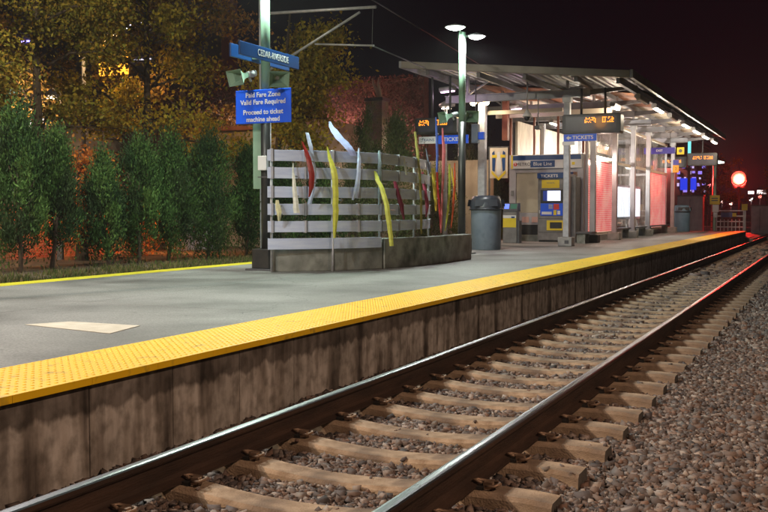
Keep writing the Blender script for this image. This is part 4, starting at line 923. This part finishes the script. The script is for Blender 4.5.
conifer(-12.0, 23.8, .2, 2.2, 1.5, 'low wide evergreen behind the far half of the slat fence', n=9000, pal=ol)

def decid(x, y, z, h, spread, label, n, pal, zlo, nclump=90, lean=(0, 0), size=.045, hue=None):
    t = thing('deciduous_tree', label, 'tree', (x, y, z), 'autumn trees behind the hedge')
    m = MB(); r0 = .16; top = Vector((x+lean[0], y+lean[1], z+h))
    m.tube([(x, y, z-.1), (x+lean[0]*.2+.05, y, z+h*.25), (x+lean[0]*.5, y+lean[1]*.5, z+h*.5), tuple(top)], [r0, r0*.8, r0*.55, .03], 10)
    tips = []
    for i in range(26):
        q = random.uniform(.18, .85); b = Vector((x+lean[0]*q, y+lean[1]*q, z+h*q)); a = random.uniform(0, 6.28); L = spread*random.uniform(.5, 1)*(1.1-q*.5)
        e = b + Vector((math.cos(a)*L, math.sin(a)*L, random.uniform(.1, .9)*L*.6)); mid = b.lerp(e, .5) + Vector((0, 0, .12*L))
        m.tube([b, mid, e], [.055*(1.2-q), .03, .009], 6); tips.append((mid, e))
        for s in range(3):
            f = mid.lerp(e, random.random()); e2 = f + Vector((random.uniform(-1, 1), random.uniform(-1, 1), random.uniform(-.3, .9)))*L*.35
            m.tube([f, e2], [.018, .005], 5); tips.append((f, e2))
    m.build('trunk', M['bark'], t)
    cen = []
    for mid, e in tips: cen += [np.array(e), np.array(mid.lerp(e, random.uniform(.4, .9)))]
    cen = np.array(cen); cen = cen[cen[:, 2] > z+zlo-.25]
    nc = len(cen); wgt = rng.uniform(.3, 1.5, nc); wgt /= wgt.sum(); idx = rng.choice(nc, n, p=wgt)
    cs = rng.uniform(.13, .36, nc)
    P = cen[idx] + rng.normal(0, 1, (n, 3))*cs[idx][:, None]*np.array([1, 1, .7])
    P = P[P[:, 2] > z+zlo-.3]; n = len(P); idx = idx[:n]
    a1 = rng.normal(0, 1, (n, 3)); a1[:, 2] -= .6; a1 /= np.linalg.norm(a1, axis=1, keepdims=True); a2 = np.cross(a1, rng.normal(0, 1, (n, 3))); a2 /= np.linalg.norm(a2, axis=1, keepdims=True)
    s = size*rng.uniform(.6, 1.35, (n, 1))
    V = np.stack([P-a1*s, P+a2*s*.6-a1*s*.1, P+a1*s, P-a2*s*.6-a1*s*.1], 1).reshape(-1, 3)
    pal = np.array(pal); cc = pal[rng.integers(0, len(pal), nc)][idx]*.5 + pal[rng.integers(0, len(pal), n)]*.5
    cc = cc*rng.uniform(.55, 1.4, (n, 1))
    np_mesh('crown', V, np.arange(n*4).reshape(-1, 4), M['leaf'], t, col=np.repeat(cc, 4, 0))
AUT = [(.46, .33, .03), (.52, .40, .04), (.34, .30, .03), (.38, .24, .03), (.25, .25, .03)]
GRNY = [(.26, .25, .03), (.38, .29, .04), (.20, .20, .03), (.42, .25, .03)]
ORG = [(.55, .16, .03), (.62, .24, .04), (.45, .12, .03)]
BRN = [(.30, .16, .04), (.22, .13, .03), (.36, .21, .04), (.17, .14, .03)]
decid(-15.1, 24.2, .1, 7.0, 2.5, 'golden autumn tree whose crown spreads right of the near sign pole', 21000, AUT, 3.0, size=.06, lean=(.6, .3))
decid(-16.6, 20.6, .1, 8.5, 2.8, 'yellow-brown autumn tree left of the near sign pole', 14500, AUT, 3.5, size=.055)
decid(-17.2, 17.3, .1, 8.5, 2.7, 'olive autumn tree filling the upper middle left of the photo', 14000, GRNY, 3.5, size=.05)
decid(-16.8, 14.2, .1, 8.0, 2.5, 'greenish autumn tree at the far upper left of the photo', 12500, GRNY, 3.2, size=.045)
decid(-19.5, 26.0, .1, 10.5, 3.4, 'tall brown tree standing behind the golden one', 9000, BRN, 4.0, size=.07)
decid(-24.5, 24.5, .1, 11, 3.6, 'tall brown tree rising behind the olive tree', 7000, BRN, 4.0, size=.07)
decid(-3.9, 100, -.2, 8.0, 3.0, 'bare reddish tree on the right beyond the signal', 5000, BRN, 2.5, size=.09)
decid(-9.5, 92, -.2, 7.0, 3.0, 'bare tree behind the distant street lamp', 5000, BRN, 2.5, size=.09)
decid(-15.0, 16.3, .1, 2.6, .8, 'orange-leaved shrub glowing between the second and third evergreens', 6000, ORG, .6, size=.04)
decid(-15.3, 18.5, .1, 2.0, .8, 'smaller orange-leaved shrub behind the middle evergreens', 4000, ORG, .5, size=.04)
decid(-20.5, 16.0, .1, 10, 3.2, 'dark brown tree at the back of the far left', 6000, BRN, 4.0, size=.065)

# slope with vines and grass behind the canopy
xs = np.arange(-26, -12.4, .4); ys = np.arange(23, 60, .5); gx, gy = np.meshgrid(xs, ys)
hh = np.interp(gx, [-26, -18, -15, -12.5], [4.6, 3.6, 1.7, .2]) + .15*np.sin(gx*2.1+gy)*np.sin(gy*1.3)
V = np.stack([gx.ravel(), gy.ravel(), hh.ravel()-.05], 1); nx = len(xs); i, j = np.meshgrid(np.arange(nx-1), np.arange(len(ys)-1)); a = (j*nx+i).ravel()
# (kept to the part behind the shelter, past the beige wall)
keep = (V[a][:, 1] > 33.5)
o = np_mesh('grass_bank', V, np.stack([a, a+1, a+1+nx, a+nx], 1)[keep], M['mulch'], smooth=True); struct(o)
def bankpts(c):
    x = rng.uniform(-20, -12.5, c); y = rng.uniform(33.6, 52, c); z = np.interp(x, [-26, -18, -15, -12.5], [4.6, 3.6, 1.7, .2]) + .15*np.sin(x*2.1+y)*np.sin(y*1.3) - .03
    return np.stack([x, y, z], 1)
blades('bank_grass', 60000, bankpts, .22, [(.10, .12, .02), (.14, .14, .03), (.07, .09, .02)], 'yellowish grass on the bank behind the grey bin', 'grass', wid=.02)
# bank shrub mass seen left of the kiosk
conifer(-13.2, 32.3, .2, 2.3, 2.6, 'rounded green shrub on the bank between bin and kiosk', n=22000, pal=[(.09, .11, .02), (.12, .13, .03), (.07, .10, .02)], top=.5, stem=.05)
conifer(-12.6, 34.6, .2, 4.6, 2.4, 'tall dark shrub behind the kiosk corner', n=18000, pal=[(.03, .05, .02), (.05, .06, .02)], top=.4, stem=.1)

# ------------------------------------------------------------------ walls and buildings behind
def brickmat(name, c1, c2, mort, scale=4.2, rough=.85):
    m, n, l, b = newmat(name); tc = n.new('ShaderNodeTexCoord'); sx = n.new('ShaderNodeSeparateXYZ'); l.new(tc.outputs['Object'], sx.inputs[0])
    ad = n.new('ShaderNodeMath'); ad.operation = 'ADD'; l.new(sx.outputs[0], ad.inputs[0]); l.new(sx.outputs[1], ad.inputs[1])
    cb = n.new('ShaderNodeCombineXYZ'); l.new(ad.outputs[0], cb.inputs[0]); l.new(sx.outputs[2], cb.inputs[1])
    br = n.new('ShaderNodeTexBrick'); br.inputs['Scale'].default_value = scale; br.inputs['Color1'].default_value = (*c1, 1); br.inputs['Color2'].default_value = (*c2, 1); br.inputs['Mortar'].default_value = (*mort, 1)
    l.new(cb.outputs[0], br.inputs[0])
    nz = n.new('ShaderNodeTexNoise'); nz.inputs['Scale'].default_value = 2.5; nz.inputs['Detail'].default_value = 7; l.new(tc.outputs['Object'], nz.inputs[0])
    mx = n.new('ShaderNodeMix'); mx.data_type = 'RGBA'; mx.blend_type = 'MULTIPLY'; mx.inputs[0].default_value = .7; l.new(br.outputs[0], mx.inputs[6]); l.new(nz.outputs[1], mx.inputs[7])
    l.new(mx.outputs[2], b.inputs['Base Color']); b.inputs['Roughness'].default_value = rough; return m
M['brick'] = brickmat('red_brick', (.38, .10, .05), (.30, .075, .04), (.35, .25, .2))
M['beigewall'] = pm('beige_concrete', (.38, .30, .22), (.46, .37, .28), 1.5, .85, bump=.2, bscale=25, wear=(.22, .16, .11), wscale=.8)
M['redlit'] = pm('vine_maroon', (.13, .065, .05), (.20, .10, .08), 9, .9, bump=1, bscale=14, lo=.4, hi=.6)
o = MB().box(-16.9, -16.6, 6, 20.9, .1, 1.75).build('brick_wall', M['brick'], loc=(-16.75, 12, .1)); tag(o, 'low red brick wall glowing orange behind the evergreens', 'wall')
MB().box(-17.0, -16.5, 6, 20.9, 1.752, 1.83).build('coping', M['footing'], o)
t = thing('shed', 'grey board shed standing behind the evergreens', 'shed', (-16.3, 22, .2))
m = MB()
for i in range(9): m.box(-16.3, -16.25+.01*(i % 2), 21.0+i*.24, 21.22+i*.24, .2, 1.35)
m.build('board_wall', M['steel'], t); MB().box(-18.2, -16.2, 20.95, 23.2, 1.36, 1.44).build('roof', M['darkgrey'], t)
bb = thing('concrete_building', 'long beige concrete building behind the trees', 'building', (-24, 30, 0))
MB().box(-34, -17.2, 30, 44, 3.35, 4.75).build('parapet', M['beigewall'], bb)
MB().box(-34, -17.3, 30.3, 44, 0, 3.34).build('wall', M['brick'], bb)
for x in np.arange(-33, -18.5, 2.4): MB().box(x, x+1.4, 30.25, 30.299, 1.2, 2.6).build('window', M['black'], bb)
wal = MB().prism([(26.5, 0), (26.5, 4.05), (33.4, 4.0), (33.4, 0)], -15.6, -15.3, 'x').build('beige_wall', M['beigewall'], loc=(-15.4, 30, 0))
wal.name = 'retaining_wall'; tag(wal, 'beige retaining wall behind the rear departure board', 'wall')
o = MB().box(-19.6, -15.62, 26.2, 26.5, 0, 3.95).build('garden_wall', M['beigewall'], loc=(-17.5, 26.3, 0)); tag(o, 'beige wall seen above the first slats beside the broad lavender blade', 'wall')
MB().box(-19.7, -15.5, 26.1, 26.6, 3.952, 4.08).build('coping', M['redframe'], o)
o = MB().box(-15.2, -11.2, 33.0, 33.3, 0, 3.2).build('stone_wall', M['beigewall'], loc=(-13.2, 33.1, 0)); tag(o, 'beige wall under the emblem banner left of the kiosk', 'wall')
vb = thing('vine_wall', 'tall maroon wall covered in bare vines behind the canopy end', 'wall', (-18, 38, 0))
MB().box(-30, -15.7, 37.5, 38.0, 0, 7.0).build('wall', M['redlit'], vb)
def vinepts(c):
    x = rng.uniform(-30, -15.7, c); z = rng.uniform(2.5, 7.1, c); return np.stack([x, 37.45+rng.uniform(-.3, 0, c), z], 1)
P = vinepts(30000); n = len(P); a1 = rng.normal(0, 1, (n, 3)); a1 /= np.linalg.norm(a1, axis=1, keepdims=True); a2 = np.cross(a1, rng.normal(0, 1, (n, 3))); a2 /= np.linalg.norm(a2, axis=1, keepdims=True)
s = rng.uniform(.03, .12, (n, 1)); V = np.stack([P-a1*s, P+a2*s*.3, P+a1*s, P-a2*s*.3], 1).reshape(-1, 3)
pal = np.array([(.24, .09, .08), (.16, .05, .05), (.32, .14, .12), (.10, .04, .03)]); cc = pal[rng.integers(0, 4, n)]
vv = np_mesh('vines', V, np.arange(n*4).reshape(-1, 4), M['leaf'], vb, col=np.repeat(cc, 4, 0)); vv['kind'] = 'stuff'
# brick pillar with a twisted finial
a = atY(366, 150, 30); b = atY(382, 97, 30)
t = thing('brick_pillar', 'pale brick pillar topped by twisted antler-like branches', 'pillar', ((a.x+b.x)/2, 30, 0))
MB().box(a.x, b.x, 30, 30.5, 0, b.z-.12).build('shaft', brickmat('pale_brick', (.40, .33, .26), (.34, .27, .21), (.2, .16, .13), 7), t)
MB().box(a.x-.05, b.x+.05, 29.95, 30.55, b.z-.118, b.z).build('cap', M['darkgrey'], t)
cx = (a.x+b.x)/2
m = MB(); m.tube([(cx+.1, 30.2, b.z), (cx+.02, 30.2, b.z+.25), (cx-.12, 30.2, b.z+.5), (cx-.15, 30.2, b.z+.7)], [.07, .07, .05, .02], 8); m.tube([(cx+.16, 30.2, b.z), (cx+.10, 30.2, b.z+.3), (cx+.06, 30.2, b.z+.5), (cx+.1, 30.2, b.z+.72)], [.07, .06, .04, .015], 8)
m.build('finial', M['beigewall'], t)
# emblem banner
a = atY(490, 148, 31.6); b = atY(507.5, 178, 31.6)
t = thing('emblem_banner', 'pale banner with a blue, white and yellow emblem left of the kiosk', 'banner', ((a.x+b.x)/2, 31.6, b.z))
MB().box(a.x, b.x, 31.6, 31.63, b.z, a.z).build('cloth', M['cream'], t)
cx = (a.x+b.x)/2; cz = (a.z+b.z)/2; hw = (b.x-a.x)/2; yy = 31.594
m = MB()
m.prism([(cx-.72*hw, cz-.25), (cx-.45*hw, cz-.3), (cx-.35*hw, cz+.1), (cx-.5*hw, cz+.42), (cx-.75*hw, cz+.35)], yy-.004, yy, 'y')
m.prism([(cx+.72*hw, cz-.25), (cx+.45*hw, cz-.3), (cx+.35*hw, cz+.1), (cx+.5*hw, cz+.42), (cx+.75*hw, cz+.35)], yy-.004, yy, 'y'); m.build('blue_marks', M['navy'], t)
m = MB(); m.prism([(cx-.22*hw, cz-.42), (cx+.22*hw, cz-.42), (cx+.3*hw, cz), (cx+.12*hw, cz+.38), (cx-.12*hw, cz+.38), (cx-.3*hw, cz)], yy-.004, yy, 'y'); m.build('white_mark', M['white'], t)
m = MB(); m.box(cx-.75*hw, cx-.2*hw, yy-.009, yy-.005, cz+.18, cz+.28); m.box(cx+.2*hw, cx+.75*hw, yy-.009, yy-.005, cz+.18, cz+.28)
m.prism([(cx-.8*hw, cz-.25), (cx, cz-.5), (cx+.8*hw, cz-.25), (cx+.8*hw, cz-.36), (cx, cz-.6), (cx-.8*hw, cz-.36)], yy-.009, yy-.005, 'y'); m.build('yellow_marks', M['yel'], t)
MB().box(a.x-.03, b.x+.03, 31.63, 31.66, a.z, a.z+.05).box(a.x-.06, a.x-.01, 31.63, 31.69, 0, a.z+.05).build('hanging_frame', M['darkgrey'], t)

# town beyond the trees: lit windows and small lamps
def block(name, label, x0, x1, y0, y1, h, mat, wins, cat='building'):
    t = thing(name, label, cat, ((x0+x1)/2, y0, 0), 'buildings of the town behind')
    MB().box(x0, x1, y0, y1, 0, h).build('wall', mat, t)
    MB().box(x0-.2, x1+.2, y0-.2, y1+.2, h+.002, h+.35).build('roof', M['darkgrey'], t)
    for (a, b, z0, z1, colr, s) in wins: MB().box(a, b, y0-.1, y0-.003, z0, z1).build('window', em('lit_window', colr, s), t)
    return t
def win(px0, py0, px1, py1, y, colr, s):
    a = atY(px0, py1, y-.1); b = atY(px1, py0, y-.1); return (a.x, b.x, a.z, b.z, colr, s)
M['dkwall'] = pm('dark_facade', (.07, .055, .055), (.11, .085, .085), 1, .8)
block('town_building', 'dark town building with a large amber lit window behind the left trees', -60, -29, 42, 43.5, 13.5, M['dkwall'],
      [win(99, 42, 127, 76, 42, (1, .40, .03), 2.6), win(126, 22, 141, 29, 42, (.9, .85, 1), 8), win(144, 22, 158, 28, 42, (.9, .85, 1), 6), win(3, 40, 29, 44, 42, (.3, .25, 1), 5), win(29, 108, 42, 131, 42, (1, .8, .8), 5), win(171, 93, 184, 98, 42, (1, .1, .12), 1), win(126, 58, 150, 61, 42, (.9, .85, 1), 1.2), win(8, 88, 20, 94, 42, (.7, 1, .7), .5)])
block('town_building', 'dark red building low on the horizon beyond the signal', -9, 30, 150, 165, 6.0, M['dkwall'], [win(748, 191, 754, 194, 150, (1, .85, .8), 2), win(757, 190, 766, 194, 150, (1, .85, .8), 2)])
block('town_building', 'building with many violet lit windows beyond the shelter', -26, -15, 120, 132, 9.5, M['dkwall'], [win(677+5.0*i+(i*j) % 3, 165+6*j, 679+5.0*i+(i*j) % 3+(i+j) % 3, 167.2+6*j+(i*3+j) % 2, 120, (.35, .25, 1) if (i+j) % 3 else (.75, .6, 1), .9) for i in range(6) for j in range(5) if (i*7+j*5) % 4])
for i, (px, py, c, s, lb) in enumerate(((693, 186, (.05, .12, 1), 1.2, 'glowing blue shop sign beyond the shelter, upper'), )):
    a = atY(680, 190, 90); b = atY(696, 178, 90)
    t = thing('shop_sign', 'glowing blue shop sign on posts beyond the shelter', 'sign', ((a.x+b.x)/2, 90, 0))
    MB().box(a.x, b.x, 90, 90.3, a.z, b.z).build('panel', em('blue_sign', (.01, .05, .9), .8), t)
    MB().box(a.x, a.x+.15, 90.05, 90.2, 0, a.z).box(b.x-.15, b.x, 90.05, 90.2, 0, a.z).build('post', M['darkgrey'], t)
a = atY(688, 140, 85); b = atY(690.5, 160, 85)
t = thing('lit_column', 'thin cyan lit vertical column far beyond the canopy', 'light column', (a.x, 85, 0))
MB().box(a.x, b.x, 85, 85.2, b.z, a.z).build('tube', em('cyan', (.2, .9, .9), 1.2), t); MB().box(a.x, b.x, 85.02, 85.18, 0, b.z-.01).build('post', M['darkgrey'], t)
pts = [(699, 199, (1, .9, .8)), (722, 202, (1, .6, .5)), (731, 204, (1, .5, .4)), (709, 186, (1, .2, .2)), (751, 200, (1, .85, .8)), (760, 197, (1, .2, .15)), (82, 168, (.9, .9, 1)), (27, 140, (1, .7, .5)), (24, 153, (1, .7, .5)), (207, 117, (.9, .85, 1)), (211, 94, (1, .1, .1)), (289, 102, (.3, .3, 1)), (295, 102, (.3, .3, 1)), (300, 101, (.3, .3, 1))]
nm = ['first white lamp low beyond the shelter', 'pinkish lamp left of the signal mast', 'dim rosy lamp at the signal mast foot', 'small red lamp above the blue shop sign', 'white lamp right of the signal mast', 'small red lamp near the right edge of the photo', 'white street lamp point between the second and third evergreens', 'orange lamp point by the leftmost evergreen', 'lower orange lamp point by the leftmost evergreen', 'white lamp point above the beige building', 'red lamp point in the yellow-brown tree', 'left of the three blue lamp points right of the fare sign', 'middle of the three blue lamp points right of the fare sign', 'right of the three blue lamp points right of the fare sign']
for (px, py, c), lb in zip(pts, nm):
    Y_ = 110 if px > 600 else 41
    p = atY(px, py, Y_); t = thing('far_lamp', lb, 'distant lamp', (p.x, p.y, 0), 'distant lamps of the town')
    r = .22 if Y_ > 100 else (.12 if px != 82 else .16)
    MB().tube([(p.x-r*.3, p.y, p.z), (p.x, p.y, p.z+r*.6), (p.x+.01, p.y, p.z-r*.6)], [r*.6, r, r*.4], 8).build('lamp', em('town_lamp', c, 5), t)
    MB().tube([(p.x, p.y+r, 0), (p.x, p.y+r, p.z)], .05, 6).build('pole', M['darkgrey'], t)
# low things beyond the platform end
for i, (px, py0, py1, w_, lb) in enumerate(((690, 196, 226, 26, 'grey utility cabinet beyond the light blue bin'), (760, 206, 222, 18, 'dark reddish cabinet at the right edge beyond the tracks'))):
    Y_ = 64; a = atY(px-w_/2, 214, Y_); b = atY(px+w_/2, py0, Y_)
    t = thing('utility_cabinet', lb, 'cabinet', ((a.x+b.x)/2, Y_, -.1), 'utility cabinets beyond the platform')
    MB().box(a.x, b.x, Y_, Y_+.8, -.1, b.z).build('body', M['steel'], t, bev=.03)
    MB().box((a.x+b.x)/2-.01, (a.x+b.x)/2+.01, Y_-.01, Y_-.001, .1, b.z-.15).build('door_seam', M['black'], t)
    MB().box(a.x-.05, b.x+.05, Y_-.05, Y_+.85, b.z+.001, b.z+.07).build('top', M['darkgrey'], t)
# fence line far
t = thing('chain_fence', 'low dark fence along the far side beyond the tracks', 'fence', (0, 70, 0))
m = MB()
for x in np.arange(-14, 12, 1.5): m.box(x, x+.06, 70, 70.06, -.3, 1.1)
m.build('post', M['darkgrey'], t)
m = MB()
for z in (.2, .6, 1.05): m.box(-14, 12, 70.061, 70.09, z, z+.05)
m.build('rail_bar', M['darkgrey'], t)

# ------------------------------------------------------------------ street lamps outside the platform; some added unseen to light trees and walls
def street(x, y, h, label, power, colr, arm=(1.2, 0), z0=0, rot=(0, 0, 0), size=165):
    t = thing('street_lamp', label, 'street lamp', (x, y, z0), 'sodium street lamps')
    hx, hy = x+arm[0], y+arm[1]
    MB().tube([(x, y, z0), (x, y, h-.6), (x+arm[0]*.3, y+arm[1]*.3, h-.1), (hx, hy, h+.05)], [.09, .06, .05, .04], 10).build('pole', M['galv'], t)
    MB().tube([(hx-.25, hy, h+.02), (hx, hy, h+.06), (hx+.3, hy, h+.02)], [.06, .14, .05], 12).build('head', M['galv'], t)
    MB().box(hx-.15, hx+.15, hy-.08, hy+.08, h-.10, h-.085).build('lens', em('sodium_lens', colr, 10), t)
    spot('street_light', (hx, hy, h-.15), power, colr, t, rot=rot, size=size, blend=.4, r=.15)
SOD = (1, .72, .50)
street(-14.5, -7, 9.5, 'sodium street lamp behind the near end of the platform', 9000, SOD)
street(-11.4, 8.6, 8.2, 'warm lamp added out of view beside the platform to light the autumn trees', 2700, (1, .92, .70), arm=(-.6, .3), rot=(math.radians(62), 0, math.radians(30)), size=110)  # added outside the view, only to brighten trees and hedge
street(-19.6, 20.6, 4.6, 'low hidden lamp added to light the beige building', 5000, (1, .70, .45), arm=(-.3, 0), rot=(0, math.radians(72), 0), size=120)  # lamp put in so that the building behind shows up lit
street(-11.95, 30.4, 4.9, 'small post lamp added to light the grassy bank', 420, (1, .80, .58), arm=(.02, .05))  # added lamp, lifts the dark grass beside the kiosk
street(7.5, 2, 7.5, 'unseen sodium lamp added across the tracks to light the platform wall', 2600, (1, .66, .45), arm=(-1.5, 0))  # unseen fill for the track-side wall, added as a lamp
street(-15.6, 16.3, 2.0, 'low orange lamp behind the evergreens', 650, (1, .36, .09), arm=(.15, .2))
street(-15.6, 18.9, 2.0, 'second low orange lamp behind the evergreens', 650, (1, .34, .08), arm=(.15, .2))
street(-20.5, 22.5, 6.5, 'hidden lamp added between the autumn trees to warm their leaves', 500, (1, .60, .25), arm=(1.5, -.5))  # hidden in the crowns, added for warm light on them
street(-19.9, 33.5, 7.0, 'hidden lamp added before the vine-covered wall to light it', 4500, (1, .60, .50), arm=(.6, -.5))  # added behind the golden crown to brighten the vines
street(-20, 120, 8, 'distant red-tinted street lamp', 3000, (1, .25, .2), arm=(1.2, -.5))

# ------------------------------------------------------------------ haze added for a red glow round the signal
HAZE = 0.0006
if HAZE:
    m = bpy.data.materials.new('glow_haze'); m.use_nodes = True; n = m.node_tree.nodes; n.clear()
    o_ = n.new('ShaderNodeOutputMaterial'); v = n.new('ShaderNodeVolumePrincipled'); v.inputs['Density'].default_value = HAZE; v.inputs['Color'].default_value = (.9, .9, .92, 1); v.inputs['Anisotropy'].default_value = .3
    m.node_tree.links.new(v.outputs[0], o_.inputs['Volume'])
    o = MB().box(-170, 130, -70, 440, -2.2, 20).build('haze', m); tag(o, kind='stuff', label='thin haze added to make a red glow round the signal', cat='haze')
S.cycles.volume_bounces = 0
